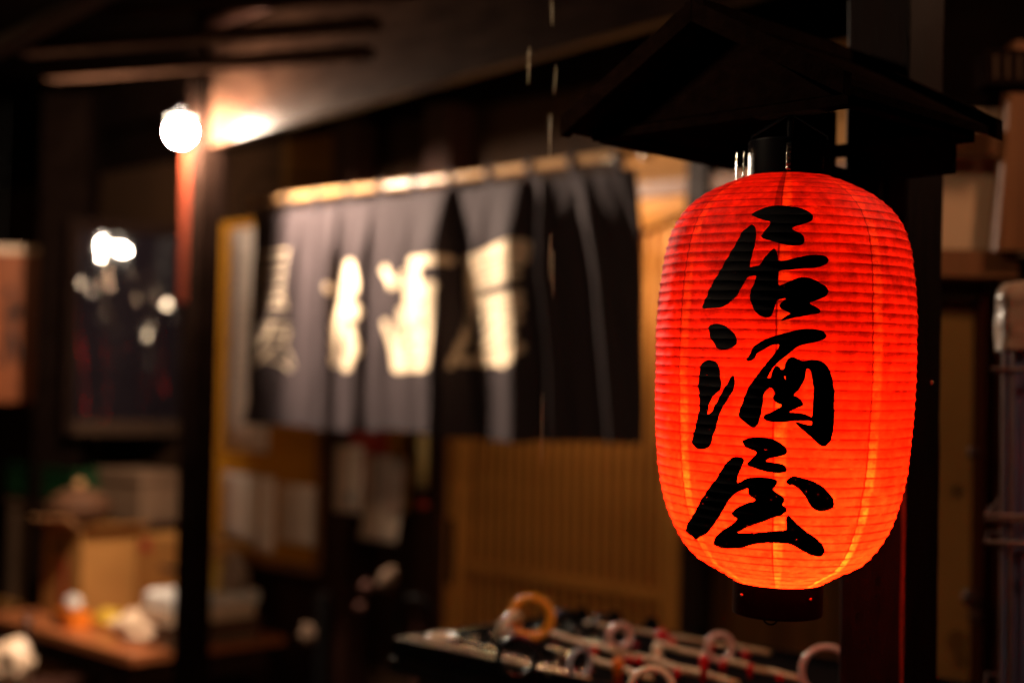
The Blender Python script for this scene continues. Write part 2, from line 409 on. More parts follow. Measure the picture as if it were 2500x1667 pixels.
batten(60, 124, 3.75, 920, 58, 3.25, .026)
batten(250, 28, 3.4, 1000, -20, 3.0, .022)
batten(-60, 150, 3.2, 330, -60, 2.7, .02, m='dark_wood')

# ---- porch post and beam
post = thing('porch_post', 'dark porch post with the round bulb beside its top', 'post', F(-3.81, 2.43, 0))
obj('shaft', MB().box(-3.918, -3.842, 2.438, 2.53, 0.06, 2.90, .006), 'near_black', post)  # near-black shaft: the unlit side's shade is put into its colour
obj('lit_strip', MB().box(-3.922, -3.892, 2.426, 2.4375, 1.74, 2.226), 'red_post', post)  # red strip stands in for bulb light on the post front
obj('stone_foot', MB().box(-3.96, -3.725, 2.38, 2.58, 0, .06), 'brick_grey', post)
beam = thing('porch_beam', 'long wooden beam running from the bulb towards the lantern roof', 'beam', F(-3.0, 2.5, 2.25))
def slope_z(s): return 2.222 + (s + 3.87) * .052
def sbeam(s0, s1, n0, n1, lo, hi):
    lo += .010
    return MB().hexa([F(s0, n0, slope_z(s0) + lo), F(s1, n0, slope_z(s1) + lo), F(s1, n1, slope_z(s1) + lo), F(s0, n1, slope_z(s0) + lo),
                      F(s0, n0, slope_z(s0) + hi), F(s1, n0, slope_z(s1) + hi), F(s1, n1, slope_z(s1) + hi), F(s0, n1, slope_z(s0) + hi)])
obj('beam_face', sbeam(-3.841, -1.75, 2.475, 2.52, 0, .36), 'beam_wood', beam)
obj('rain_board', sbeam(-3.841, -1.75, 2.455, 2.474, .365, .40), 'dark_wood', beam)

# ---- bulb on the post
bl = P(441, 322, 4.375)
lamp = thing('porch_bulb', 'glowing round white bulb at the top of the left post', 'light bulb', bl)
obj('glass_globe', MB().sphere(bl, .0395, 28), 'bulb_glow', lamp, smooth=True)
obj('socket', MB().lathe(bl + Vector((0, 0, .039)), (0, 0, 1), [(0, .018), (.02, .018), (.024, .022), (.045, .022)], 16), 'black_gloss', lamp)
obj('shade', MB().lathe(bl + Vector((0, 0, .040)), (0, 0, 1), [(0, .043), (.001, .044), (.008, .036), (.013, .022), (.012, .020), (.007, .034)], 32, cap=False), 'black_matt', lamp, smooth=True)
obj('bracket', MB().tube([bl + Vector((0, 0, .075)), bl + Vector((0, 0, .13)), F(-3.85, 2.44, bl.z + .16)], .006, 8), 'black_gloss', lamp)

# ================================================================== NOREN CURTAIN
NN = 2.815; S0, S1 = -4.075, -2.392; ZT, ZB = 2.075, 1.348
def chaikin(p, it=1):
    for _ in range(it):
        q = []
        for i in range(len(p)):
            a, b = p[i], p[(i + 1) % len(p)]
            q += [(a[0] * .8 + b[0] * .2, a[1] * .8 + b[1] * .2), (a[0] * .2 + b[0] * .8, a[1] * .2 + b[1] * .8)]
        p = q
    return p
# thick brush strokes of the curtain, as (x, y, half width) runs in photograph pixels
NS = [
 # first small character, dense
 [(640,618,7),(712,612,8)],[(645,640,6),(712,636,7)],[(648,612,7),(646,750,7)],[(680,612,7),(680,745,7)],[(712,612,7),(708,748,8)],
 [(640,668,8),(715,668,7)],[(645,700,6),(714,694,6)],[(650,728,7),(706,728,8)],[(642,752,6),(712,750,8)],
 # second small character
 [(648,795,6),(702,790,7)],[(668,788,7),(650,850,8)],[(650,820,7),(700,815,8)],[(700,800,6),(680,850,8)],[(668,838,7),(646,890,7)],[(680,850,8),(706,895,9)],[(655,880,6),(690,905,8)],
 # large character in the second panel
 [(850,650,19),(858,690,22)],[(858,700,16),(836,722,14)],[(806,700,13),(808,703,13)],[(840,670,12),(832,770,13)],
 [(830,735,12),(800,880,13)],[(850,752,22),(868,758,20)],[(845,800,16),(858,850,24)],[(850,860,18),(842,890,14)],
 # large character in the third panel
 [(942,660,13),(965,690,17)],[(945,790,10),(962,850,12)],[(962,850,11),(968,900,11)],[(990,668,10),(1010,790,12)],[(1015,640,12),(1040,640,11)],[(1020,640,10),(1022,700,14)],
 [(1000,740,14),(1050,705,15)],[(985,760,11),(985,895,12)],[(1048,705,12),(1048,880,13)],[(1008,790,12),(1030,760,10)],[(1000,830,10),(1040,818,10)],[(1040,640,12),(1070,640,11)],
 [(985,870,13),(1045,860,14)],[(975,900,12),(1045,895,13)],[(1018,700,10),(1018,850,9)],
 # large character in the fourth panel
 [(1150,632,12),(1240,602,16)],[(1242,604,13),(1238,640,14)],[(1155,662,10),(1236,642,13)],[(1158,630,10),(1150,760,11)],[(1150,760,10),(1118,890,9)],
 [(1165,692,10),(1235,672,12)],[(1170,735,11),(1245,722,13)],[(1178,770,11),(1250,748,12)],[(1185,805,11),(1248,778,12)],[(1200,745,9),(1205,820,9)],
 [(1175,840,11),(1240,815,13)],[(1210,770,11),(1212,880,12)],[(1140,878,10),(1268,846,13)],[(1170,878,13),(1235,868,14)],
]
NSF = [[(*fac(x, y, NN), h / FPX * 4.1 * (.33 if x < 720 else 1.0)) for x, y, h in st] for st in NS]
def printed(s, z):
    best = -1
    for st in NSF:
        for (a0, b0, r0), (a1, b1, r1) in zip(st, st[1:]):
            rm = max(r0, r1) * 1.5
            if s < min(a0, a1) - rm or s > max(a0, a1) + rm or z < min(b0, b1) - rm or z > max(b0, b1) + rm: continue
            dx, dz = a1 - a0, b1 - b0; t = max(0, min(1, ((s - a0) * dx + (z - b0) * dz) / (dx * dx + dz * dz + 1e-9)))
            r = r0 + (r1 - r0) * t; ds = (s - a0 - dx * t) * .78; dz_ = z - b0 - dz * t
            best = max(best, r - math.sqrt(ds * ds + dz_ * dz_))
    return max(0, min(1, best / .003 + .5))
TABS = [S0 + .04 + i * (S1 - S0 - .08) / 10 for i in range(11)]
# each pleat: position at the rod and at the hem (pixels read off the photograph), width and depth of its drop at rod and hem
PLEATS = [(748, 668, .012, .085, .022, .10, .10), (829, 806, .012, .030, .030, .050, .06), (908, 880, .010, .050, .012, .060, .05), (1104, 1128, .030, .060, .050, .095, .20),
          (1288, 1298, .020, .050, .055, .085, .20), (1338, 1364, .020, .025, .040, .055, .035), (1432, 1500, .03, .04, .025, .045, .05)]
PLS = [(fac(a, 480, NN)[0], fac(b, 1040, NN)[0], w0, w1, d0_, d1_, r_) for a, b, w0, w1, d0_, d1_, r_ in PLEATS]
def sstep(x): x = max(0, min(1, x + .5)); return x * x * (3 - 2 * x)
def fold(s, z):
    t = (ZT - z) / (ZT - ZB); t = max(0, min(1, t))
    d = 0
    for k, (c0, c1, w0, w1, e0, e1, r_) in enumerate(PLS):
        c = c0 + (c1 - c0) * t + .006 * math.sin(5 * t + k); w_ = w0 + (w1 - w0) * t; e = e0 + (e1 - e0) * t
        d += e * (sstep((s - c) / w_) - sstep((s - c + w_ / 2 + r_ / 2) / r_))
    d += .030 * t * (s - S0) / (S1 - S0) + max(0, s + 2.66) * .14
    d += (.004 + .004 * t) * math.sin(2 * math.pi * (10.2 * (s - S0) / (S1 - S0) - .4 * t) + 1.0)
    for k, tb in enumerate(TABS):       # creases pulled from the rod ties
        for sl, am in ((.30, .010), (-.24, .008)):
            c = tb + sl * (1 if k % 2 else .6) * t; x = (s - c) / (.012 + .020 * t)
            if abs(x) < 3: d -= am * math.exp(-x * x) * (1 - .5 * t) * (1 if (k + (sl > 0)) % 2 else .3)
    d += .010 * noise.noise(Vector((s * 3.1, z * 1.6, 3))) + .008 * noise.noise(Vector((s * 9, z * 3.5, 8)))
    return d * min(1, .35 + t * 3)
noren = thing('shop_curtain', 'long dark divided door curtain with cream brush writing on a bamboo rod', 'curtain', F((S0 + S1) / 2, NN, ZB))
pw = (S1 - S0) / 5
for p_ in range(5):
    a0, a1 = S0 + p_ * pw, S0 + (p_ + 1) * pw
    nx, nz_ = 84, 180
    mb = MB(); pr = []
    for j in range(nz_ + 1):
        for i in range(nx + 1):
            s = a0 + (a1 - a0) * i / nx; z = ZT + (ZB - ZT) * j / nz_; t = j / nz_
            e = -.005
            ss = s + (e if i == 0 else -e if i == nx else 0)
            sag = .006 * abs(math.sin(math.pi * 10 * (s - S0) / (S1 - S0))) * (1 - t)
            off = fold(s, z) + (p_ % 2) * .005 + .012 * t * math.sin(p_ * 2.1 + 3 * (s - a0))
            mb.v.append(F(ss, NN + off, z - sag - .006 * t * math.sin(5 * s + p_)))
            pr.append(printed(s + 1.15 * fold(s, 1.68), z))
    for j in range(nz_):
        for i in range(nx):
            k = j * (nx + 1) + i; mb.f.append((k, k + 1, k + nx + 2, k + nx + 1))
    o = obj('cloth_panel', mb, 'noren_cloth', noren, smooth=True)
    at = o.data.attributes.new('print', 'FLOAT', 'POINT'); at.data.foreach_set('value', pr)
    so2 = o.modifiers.new('thick', 'SOLIDIFY'); so2.thickness = .0015; so2.offset = 0
ROD = ZT + .032
obj('rod', MB().tube([F(S0 - .05 + i * (S1 - S0 + .13) / 12, NN, ROD + .003 * math.sin(i * .7)) for i in range(13)], .0125, 16), 'pole_bamboo', noren, smooth=True)
for k in range(14):
    s = S0 - .03 + k * .135
    obj('rod_node', MB().tube([F(s, NN, ROD), F(s + .006, NN, ROD)], .0148, 14), 'pole_bamboo', noren, smooth=True)
for tb in TABS:
    loop = []
    for i in range(15):
        a = math.pi * 2 * i / 14 - math.pi / 2
        loop.append((math.cos(a) * .016, math.sin(a) * .018))
    mb = MB()
    for (x, z) in loop:
        z2 = z if z > -.012 else z - .02
        mb.v += [F(tb - .010, NN + x, ROD + z2), F(tb + .010, NN + x, ROD + z2)]
    mb.f = [(2 * i, 2 * i + 1, 2 * i + 3, 2 * i + 2) for i in range(14)]
    o = obj('hanging_loop', mb, 'noren_cloth', noren, smooth=True)
    o.modifiers.new('thick', 'SOLIDIFY').thickness = .0015
for s in (S0 - .04, S1 + .055):
    obj('rod_hook', MB().tube([F(s, NN + .02, ROD - .015), F(s, NN - .018, ROD - .014), F(s, NN - .02, ROD + .03), F(s, NN + .03, ROD + .11), F(s, NN + .37, ROD + .13)], .004, 8), 'black_gloss', noren)

# sconce behind the curtain's right edge
sc_p = F(-2.72, 2.98, 1.80)
scn = thing('door_lamp', 'small warm lamp behind the right end of the curtain, lighting the lattice', 'lamp', sc_p)
obj('lamp_glass', MB().sphere(sc_p, .029, 24), 'sconce_glow', scn, smooth=True)
obj('lamp_arm', MB().tube([sc_p + Vector((0, 0, .032)), sc_p + Vector((0, 0, .06)), F(-2.46, WN - .02, 2.0)], .006, 8), 'black_gloss', scn)

# ================================================================== NOTICES ON THE WALL
def quad(px, n, th=.004):
    """thin sheet hung on the wall from pixel corners x0,y0(top) x1,y1(bottom)"""
    x0, y0, x1, y1 = px
    sa, za = fac(x0, y0, n); sb, zb = fac(x1, y1, n)
    return sa, sb, zb, za
def sheet(name, parent, sa, sb, zb, za, n, m, th=.002, curl=.0):
    mb = MB(); K = 8
    for j in range(K + 1):
        t = j / K
        for s in (sa, sb):
            mb.v.append(F(s, n - .002 - curl * t * t, za + (zb - za) * t))
    mb.f = [(2 * j, 2 * j + 1, 2 * j + 3, 2 * j + 2) for j in range(K)]
    o = obj(name, mb, m, parent, smooth=True); md = o.modifiers.new('t', 'SOLIDIFY'); md.thickness = th; md.offset = -1
    return o
def lines(parent, sa, sb, zb, za, n, cols, rows, m='ink', name='writing', hh=.7):
    mb = MB(); r = random.Random(int(abs(sa) * 1000) + cols)
    w_ = (sb - sa) / cols; h = (za - zb) / rows
    for i in range(cols):
        for j in range(rows):
            if r.random() < .1: continue
            cs, cz = sa + (i + .5) * w_, zb + (j + .5) * h
            for k in range(3):
                a = r.uniform(-.3, .3); ln = min(w_, h) * .36; u = r.uniform(-.25, .25) * w_; v_ = (k - 1) * h * .25
                if k == 2: # upright stroke
                    mb.add([F(cs + u - ln * .14, n, cz - h * .35), F(cs + u + ln * .14, n, cz - h * .35), F(cs + u + ln * .14, n, cz + h * .35), F(cs + u - ln * .14, n, cz + h * .35)], [(0, 1, 2, 3)])
                else:
                    mb.add([F(cs - ln, n - .0003, cz + v_ - ln * .1), F(cs + ln, n - .0003, cz + v_ - ln * .1 + a * ln), F(cs + ln, n - .0003, cz + v_ + ln * .14 + a * ln), F(cs - ln, n - .0003, cz + v_ + ln * .14)], [(0, 1, 2, 3)])
    if mb.f: tag(obj(name, mb, m, parent), kind='stuff')
BN = WN - .045
board = thing('notice_board', 'mustard notice board with paper sheets pinned beside the left post', 'notice board', F(-4.4, BN, .83))
obj('board_panel', MB().box(-4.965, -4.14, BN, BN + .03, .835, 2.12), 'mustard_board', board)
obj('board_frame', MB().box(-4.97, -4.135, BN - .006, BN + .02, .80, .834), 'brown_wood_flat', board)
obj('board_frame', MB().box(-4.139, -4.132, BN - .006, BN + .02, .835, 2.12), 'brown_wood', board)
def paper(nm, lab, par_px, n=BN, m='paper', cols=6, rows=14, curl=.01, ink='faint_print', cat='paper sheet', grp='papers pinned on the notice board'):
    sa, sb, zb, za = quad(par_px, n)
    t = thing(nm, lab, cat, F((sa + sb) / 2, n, zb), grp)
    sheet('sheet', t, sa, sb, zb, za, n, m, curl=curl)
    lines(t, sa + .012, sb - .012, zb + .05, za - .02, n - .0045 - curl * .0, cols, rows, ink)
    return t, sa, sb, zb, za
paper('menu_paper', 'tall narrow paper on the board left of the curtain hem', (562, 560, 655, 1105), cols=4, rows=20, curl=0)
paper('menu_paper', 'paper at the lower left of the board, next to the post', (545, 1150, 622, 1325), cols=5, rows=12, curl=0)
paper('menu_paper', 'longest of the lower papers on the board, hanging lowest', (618, 1160, 668, 1350), cols=3, rows=14, curl=0)
paper('menu_paper', 'square pinkish paper at the lower right of the board', (686, 1178, 772, 1335), cols=7, rows=9, curl=0)

pb_ = thing('poster_panel', 'reddish brown panel behind the menu posters below the curtain', 'panel', F(-3.85, WN - .03, 1.0))
obj('back_board', MB().box(-3.998, -3.70, WN + .0, WN + .02, 1.06, 1.96), 'mustard_board', pb_)
obj('red_cloth', MB().box(-3.995, -3.80, WN - .012, WN - .001, 1.08, 1.42), 'red_print', pb_)
PN = WN - .02
t, sa, sb, zb, za = paper('menu_poster', 'poster with a teal picture on an orange red mount', (822, 1085, 884, 1255), n=PN, cols=4, rows=9, cat='poster', grp='menu posters under the curtain', curl=0)
s_, z_ = fac(856, 1215, PN)
obj('picture', MB().tube([F(s_, PN - .005, z_), F(s_, PN - .0052, z_)], .022, 14), 'blue_resin', t)
paper('menu_poster', 'long pale paper hanging lowest between the poster and the bamboo tube', (900, 1110, 985, 1325), n=PN, cols=5, rows=14, cat='poster', grp='menu posters under the curtain', curl=.03)
bt = thing('bamboo_tube', 'short pale bamboo tube hanging on the dark post by the door', 'bamboo tube', F(-3.57, WN - .05, 1.2))
s_, z0_ = fac(1028, 1190, WN - .05); _, z1_ = fac(1028, 1060, WN - .05)
obj('tube', MB().tube([F(s_, WN - .05, z0_), F(s_, WN - .05, z1_)], .020, 16), 'bamboo', bt, smooth=True)
obj('cord', MB().tube([F(s_, WN - .05, z1_), F(s_, WN - .035, z1_ + .05), F(s_, WN - .022, z1_ + .07)], .002, 6), 'ink', bt)
s_, z_ = fac(1030, 1232, WN - .05)
tagged('red_tag', MB().sphere(F(s_, WN - .045, z_), .022, 12, (1, 1, .6)), 'red_print', 'small red charm under the hanging bamboo tube', 'charm', smooth=True)

# ================================================================== LEFT END: TABLE, BOXES, VINYL, SIGN
TZ = .58
tab = thing('wooden_table', 'low reddish wooden table with boxes and bags by the post', 'table', F(-4.75, 2.8, 0))
for i in range(5):
    a = 2.47 + i * .126
    obj('table_board', MB().box(-5.32, -4.22, a, a + .123, TZ - .03, TZ, .003), 'table_wood', tab)
obj('apron', MB().box(-5.28, -4.26, 2.50, 2.52, TZ - .12, TZ - .032), 'dark_wood', tab)
obj('apron', MB().box(-4.28, -4.26, 2.525, 3.05, TZ - .12, TZ - .032), 'dark_wood', tab)
for s in (-5.27, -4.32):
    for n in (2.53, 3.0): obj('leg', MB().box(s, s + .05, n, n + .05, 0, TZ - .033), 'dark_wood', tab)
def carton(label, s0, s1, n0, n1, z0, z1, m, flap=.06, group='cardboard boxes on the table', rot=0):
    t = thing('cardboard_box', label, 'box', F((s0 + s1) / 2, (n0 + n1) / 2, z0), group)
    th = .006
    obj('box_side', MB().box(s0, s1, n0, n0 + th, z0, z1), m, t); obj('box_side', MB().box(s0, s1, n1 - th, n1, z0, z1), m, t)
    obj('box_side', MB().box(s0, s0 + th, n0 + th, n1 - th, z0, z1), m, t); obj('box_side', MB().box(s1 - th, s1, n0 + th, n1 - th, z0, z1), m, t)
    obj('box_bottom', MB().box(s0 + th, s1 - th, n0 + th, n1 - th, z0, z0 + th), m, t)
    if flap:
        obj('flap', MB().hexa([F(s0, n0 - .001, z1), F(s1, n0 - .001, z1), F(s1, n0 + .004, z1), F(s0, n0 + .004, z1),
                               F(s0, n0 - flap, z1 + .03), F(s1, n0 - flap, z1 + .05), F(s1, n0 - flap + .005, z1 + .054), F(s0, n0 - flap + .005, z1 + .034)]), 'cardboard_lit', t)
        obj('flap', MB().hexa([F(s1 + .001, n0, z1), F(s1 + .001, n1, z1), F(s1 - .004, n1, z1), F(s1 - .004, n0, z1),
                               F(s1 + flap * .8, n0, z1 + .02), F(s1 + flap * .8, n1, z1 + .02), F(s1 + flap * .8 - .005, n1, z1 + .024), F(s1 + flap * .8 - .005, n0, z1 + .024)]), m, t)
    else: obj('box_lid', MB().box(s0 + th, s1 - th, n0 + th, n1 - th, z1 - th, z1), m, t)
    return t
b1 = carton('open cardboard box with red upright print at the table end', -5.22, -4.92, 2.66, 2.92, TZ, .92, 'cardboard')
obj('red_lettering', MB().box(-5.20 + .13, -5.20 + .165, 2.657, 2.66, TZ + .06, TZ + .23), 'ink_red', b1)
obj('black_mark', MB().box(-5.20 + .125, -5.20 + .16, 2.657, 2.66, TZ + .25, TZ + .29), 'ink', b1)
obj('black_mark', MB().box(-5.20 + .06, -5.20 + .09, 2.657, 2.66, TZ + .25, TZ + .28), 'ink', b1)
b2 = carton('closed cardboard box right of the open one on the table', -4.90, -4.52, 2.88, 3.08, TZ, .90, 'cardboard', flap=0)
obj('red_print', MB().box(-4.87, -4.80, 2.877, 2.88, .84, .88), 'ink_red', b2)
obj('dark_print', MB().box(-4.72, -4.60, 2.877, 2.88, .78, .80), 'ink', b2)
# floor boxes in front of the wall further left
for i, (s0, s1, n0, z0, z1, m, lb) in enumerate((
        (-6.0, -5.42, 2.85, 0, .52, 'cardboard', 'large brown carton on the ground left of the table'),
        (-5.98, -5.46, 2.88, .52, .98, 'foam', 'pale foam box standing on the large brown carton'),
        (-5.40, -5.05, 2.98, .923, 1.12, 'foam', 'pale foam box behind the open cardboard box'))):
    t = thing('storage_box', lb, 'box', F((s0 + s1) / 2, n0 + .15, z0), 'boxes stacked against the wall')
    obj('body', MB().box(s0, s1, n0, n0 + .2, z0, z1 - .04, .004), m, t)
    obj('lid', MB().box(s0 - .01, s1 + .01, n0 - .01, n0 + .21, z1 - .04, z1, .004), m, t)
t = thing('shelf_stand', 'dark rack carrying the foam box behind the table', 'rack', F(-5.2, 3.0, 0))
for s in (-5.39, -5.08):
    for n in (2.985, 3.15): obj('leg', MB().box(s, s + .025, n, n + .025, 0, .90), 'dark_wood', t)
obj('shelf', MB().box(-5.40, -5.05, 2.98, 3.18, .901, .921), 'dark_wood', t)
gt = thing('green_crate', 'green plastic crate on top of the pale foam box at far left', 'crate', F(-5.7, 2.98, .98))
for (a, b, c, d) in ((-5.97, -5.38, 2.86, 2.87), (-5.97, -5.38, 3.07, 3.08), (-5.97, -5.96, 2.87, 3.07), (-5.39, -5.38, 2.87, 3.07)):
    obj('crate_side', MB().box(a, b, c, d, .982, 1.10), 'green_plastic', gt)
    obj('rim', MB().box(a - .008, b + .008, c - .008, d + .008, 1.10, 1.115), 'green_plastic', gt)
obj('crate_floor', MB().box(-5.96, -5.39, 2.87, 3.07, .982, .99), 'green_plastic', gt)
bk = thing('round_basket', 'dark round basket with a brown handle on the open box', 'basket', F(-5.08, 2.80, .95))
obj('bowl', MB().lathe(F(-5.10, 2.74, .935), (0, 0, 1), [(0, .085), (.02, .115), (.06, .13), (.075, .132), (.078, .12), (.03, .10)], 24), 'basket', bk, smooth=True)
obj('cover', MB().lathe(F(-5.10, 2.74, 1.0135), (0, 0, 1), [(0, .117), (.02, .10), (.045, .06), (.055, .015)], 24), 'basket', bk, smooth=True)
obj('knob', MB().sphere(F(-5.10, 2.74, 1.08), .02, 12), 'cardboard_lit', bk, smooth=True)
def lumpy(c, r, sq, seed, seg=40, amp=.25, pinch=False):
    mb = MB().sphere((0, 0, 0), 1, seg)
    for i, v in enumerate(mb.v):
        d = 1 + amp * noise.fractal(v * 1.6 + Vector((seed, 0, 0)), 1, 2, 4) + .07 * noise.noise(v * 7 + Vector((seed, 3, 0)))
        w_ = Vector((v.x * sq[0], v.y * sq[1], v.z * sq[2])) * r * d
        if w_.z < -.75 * sq[2] * r: w_.z = -.75 * sq[2] * r
        mb.v[i] = Vector(c) + Vector(((w_.x + w_.y) * R2, (w_.y - w_.x) * R2, w_.z))
    return mb
def rest(mb, z):
    lo = min(v.z for v in mb.v)
    for v in mb.v: v.z += z - lo + .001
    return mb
# tray with newspaper bundle, bags
tagged('newspaper_bundle', rest(lumpy(F(-4.74, 2.95, .66), .10, (1.2, .6, .75), 4, amp=.16), TZ), 'white_plastic', 'crumpled pale paper bundle in front of the closed cardboard box', 'paper bundle', smooth=True)
tagged('plastic_bag', rest(lumpy(F(-4.46, 2.66, .63), .10, (1.5, .9, .55), 9, amp=.3), TZ), 'white_plastic', 'slumped whitish plastic bag at the front edge of the table', 'bag', smooth=True)
tagged('plastic_bag', rest(lumpy(F(-4.78, 2.70, .62), .05, (1.2, .9, .7), 12, amp=.3), TZ), 'yellow', 'little yellowish bag between the tissue box and paper bundle', 'bag', smooth=True)
tb_ = thing('tissue_box', 'small orange box with a white tissue on the table', 'tissue box', F(-4.86, 2.60, TZ))
obj('box', MB().box(-4.93, -4.79, 2.56, 2.64, TZ + .001, TZ + .055, .004), 'orange_plastic', tb_)
obj('dark_side', MB().box(-4.928, -4.862, 2.556, 2.5595, TZ + .004, TZ + .05), 'dark_wood', tb_)
obj('tissue', lumpy(F(-4.86, 2.60, TZ + .083), .035, (1.2, .7, .9), 5, 24), 'tissue', tb_, smooth=True)
pk_ = thing('white_package', 'flat whitish package with rounded edges behind the slumped bag', 'package', F(-4.52, 2.84, TZ))
obj('package_body', MB().box(-4.66, -4.40, 2.72, 2.94, TZ + .001, TZ + .075, .02), 'white_plastic', pk_, bevel=.008)
obj('package_top', MB().box(-4.62, -4.42, 2.75, 2.93, TZ + .0765, TZ + .15, .02), 'tissue', pk_, bevel=.01)
# right of the post
wb = thing('foam_tray_stack', 'stack of pale foam trays on the table just right of the post', 'tray stack', F(-4.28, 2.95, TZ))
for k, (a, z0, h, m) in enumerate(((0, TZ + .001, .045, 'foam'), (.01, TZ + .048, .03, 'basket'), (-.005, TZ + .080, .05, 'white_plastic'), (.004, TZ + .132, .04, 'tissue'))):
    obj('tray', MB().box(-4.42 + a, -4.225 + a, 2.62 + a, 2.98 + a, z0, z0 + h, .01), m, wb)
yb = rest(lumpy(F(-4.27, 2.90, .80), .07, (1, 1, 1.25), 20, amp=.2), TZ + .172)
for v in yb.v:
    t_ = (v.z - (TZ + .172)) / .16; c_ = F(-4.27, 2.90, v.z); k_ = max(.25, 1 - .7 * t_); v.x = c_.x + (v.x - c_.x) * k_; v.y = c_.y + (v.y - c_.y) * k_
tagged('gathered_bag', yb, 'bag_film', 'clear gathered bag with yellow content on the foam trays', 'bag', smooth=True)
tagged('lemon_packet', MB().box(-4.262, -4.225, 2.805, 2.815, TZ + .175, TZ + .29), 'yellow', 'narrow yellow packet leaning against the gathered bag', 'packet')

# stool with a dark figure and pale flower beside the door
st = thing('dark_stand', 'dark narrow stand with a curved pale ornament near the door', 'stand', F(-3.85, 2.95, 0))
obj('stand_post', MB().box(-3.90, -3.86, 2.98, 3.02, .04, .78, .004), 'black_matt', st)
obj('stand_foot', MB().box(-4.0, -3.76, 2.88, 3.12, 0, .04, .01), 'black_matt', st)
obj('hoop', MB().tube([P(1010 + 42 * math.cos(a), 1500 - 42 * math.sin(a), 4.45) for a in [math.pi * i / 14 for i in range(15)]] + [P(968, 1640, 4.45)], .009, 8), 'black_matt', st, smooth=True)
fl = P(946, 1415, 4.45)
tagged('pale_ornament', MB().tube([P(925, 1432, 4.45), P(938, 1424, 4.45), P(950, 1405, 4.45), P(962, 1385, 4.45)], [.012, .026, .028, .010], 12), 'dim_clay', 'pale curved ornament like a bird on the dark stand', 'ornament', smooth=True)
rbt = thing('red_berries', 'dull red berries left of the pale ornament', 'berries', P(895, 1432, 4.45))
for c_, r_ in ((P(895, 1432, 4.45), .02), (P(880, 1480, 4.45), .014)): obj('berry', MB().sphere(c_, r_, 14), 'dark_bag', rbt, smooth=True)
tagged('paper_scrap', lumpy(P(752, 1548, 4.6), .03, (1, .8, 1.2), 2, 20), 'dim_clay', 'dim crumpled paper low between table and stand', 'paper')

# vinyl sheet (reflects the bulb) in front of dark frame
VC = P(318, 800, 6.0)
vn = Vector((.335, -.942, 0)).normalized(); vt = Vector((-vn.y, vn.x, 0)); 
vin = thing('vinyl_curtain', 'dark crinkled clear vinyl sheet with lamp glints left of the post', 'vinyl sheet', VC)
mb = MB(); nx, nz_ = 90, 110
for j in range(nz_ + 1):
    for i in range(nx + 1):
        u = (i / nx - .5) * .42; v_ = (j / nz_ - .5) * .78
        d = .006 * math.sin(u * 40 + 1.2 * math.sin(v_ * 5)) * (.5 - v_) + .0014 * noise.fractal(Vector((u * 11, v_ * 5, 2)), 1, 2, 4) + .010 * noise.noise(Vector((u * 4, v_ * 2.5, 7)))
        mb.v.append(VC + vt * u + Vector((0, 0, v_)) + vn * d)
for j in range(nz_):
    for i in range(nx):
        k = j * (nx + 1) + i; mb.f.append((k, k + 1, k + nx + 2, k + nx + 1))
obj('sheet', mb, 'vinyl', vin, smooth=True)
obj('frame_rail', MB().wbox(VC + Vector((0, 0, -.42)), vt * .23, vn * .02, Vector((0, 0, .03))), 'dark_wall', vin)
obj('frame_rail', MB().wbox(VC + Vector((0, 0, .42)), vt * .23, vn * .02, Vector((0, 0, .025))), 'near_black_wood', vin)
obj('frame_stile', MB().wbox(VC - vt * .235, vt * .02, vn * .02, Vector((0, 0, .45))), 'near_black_wood', vin)
for x, y in ((470, 800), (408, 1028), (204, 850)):
    pass
for px, m, w_ in ((160, 'post_wood', 60),):
    a = P(px, 900, 6.1)
    t = tagged('dark_pillar', MB().wbox((a.x, a.y, 1.35), (.10, 0, 0), (0, .09, 0), (0, 0, 1.35)), 'near_black', 'almost black pillar between the orange sign and the vinyl sheet', 'pillar')
# orange sign board
sg = P(42, 800, 6.3)
sign = thing('orange_sign', 'orange hanging signboard with dark brush writing at the far left', 'sign', sg + Vector((0, 0, -.40)))
obj('board', MB().wbox(sg, (.12, .02, 0), (.0, .012, 0), (0, 0, .33)), 'orange_sign', sign, bevel=.003)
obj('top_rail', MB().wbox(sg + Vector((0, 0, .345)), (.14, .023, 0), (.0, .02, 0), (0, 0, .014)), 'white_plastic', sign)
for pts in ([(28, 700), (30, 722)], [(14, 775), (58, 750)], [(34, 730), (30, 800), (12, 890)], [(30, 800), (52, 880)], [(22, 760), (60, 775)]):
    obj('brush_stroke', MB().tube([P(x, y, 6.3) + Vector((0, -.022, 0)) for x, y in pts], .011, 6), 'ink', sign)
for k in (1, -1): obj('hanger', MB().tube([sg + Vector((.08 * k, .01 * k, .36)), sg + Vector((.08 * k, .01 * k, 1.0))], .004, 6), 'black_matt', sign)
pk = P(20, 1618, 4.3)
tagged('shopping_bag', rest(lumpy(pk, .07, (1.2, 1, 1.1), 31, amp=.3), pk.z - .07), 'white_plastic', 'crumpled whitish bag in the bottom left corner', 'bag', smooth=True)
stl = thing('low_stool', 'low dark stool under the crumpled bag in the corner', 'stool', Vector((pk.x, pk.y, 0)))
obj('seat', MB().lathe((pk.x, pk.y, pk.z - .10), (0, 0, 1), [(0, .13), (.03, .13)], 24), 'dark_wood', stl)
for a in (.5, 2.6, 4.7): obj('leg', MB().tube([(pk.x + .10 * math.cos(a), pk.y + .10 * math.sin(a), pk.z - .10), (pk.x + .13 * math.cos(a), pk.y + .13 * math.sin(a), 0)], .012, 8), 'dark_wood', stl)
bo = P(66, 1545, 4.75)
btl = thing('dark_bottle', 'dark glass bottle below the table end at lower left', 'bottle', Vector((bo.x, bo.y, bo.z - .16)))
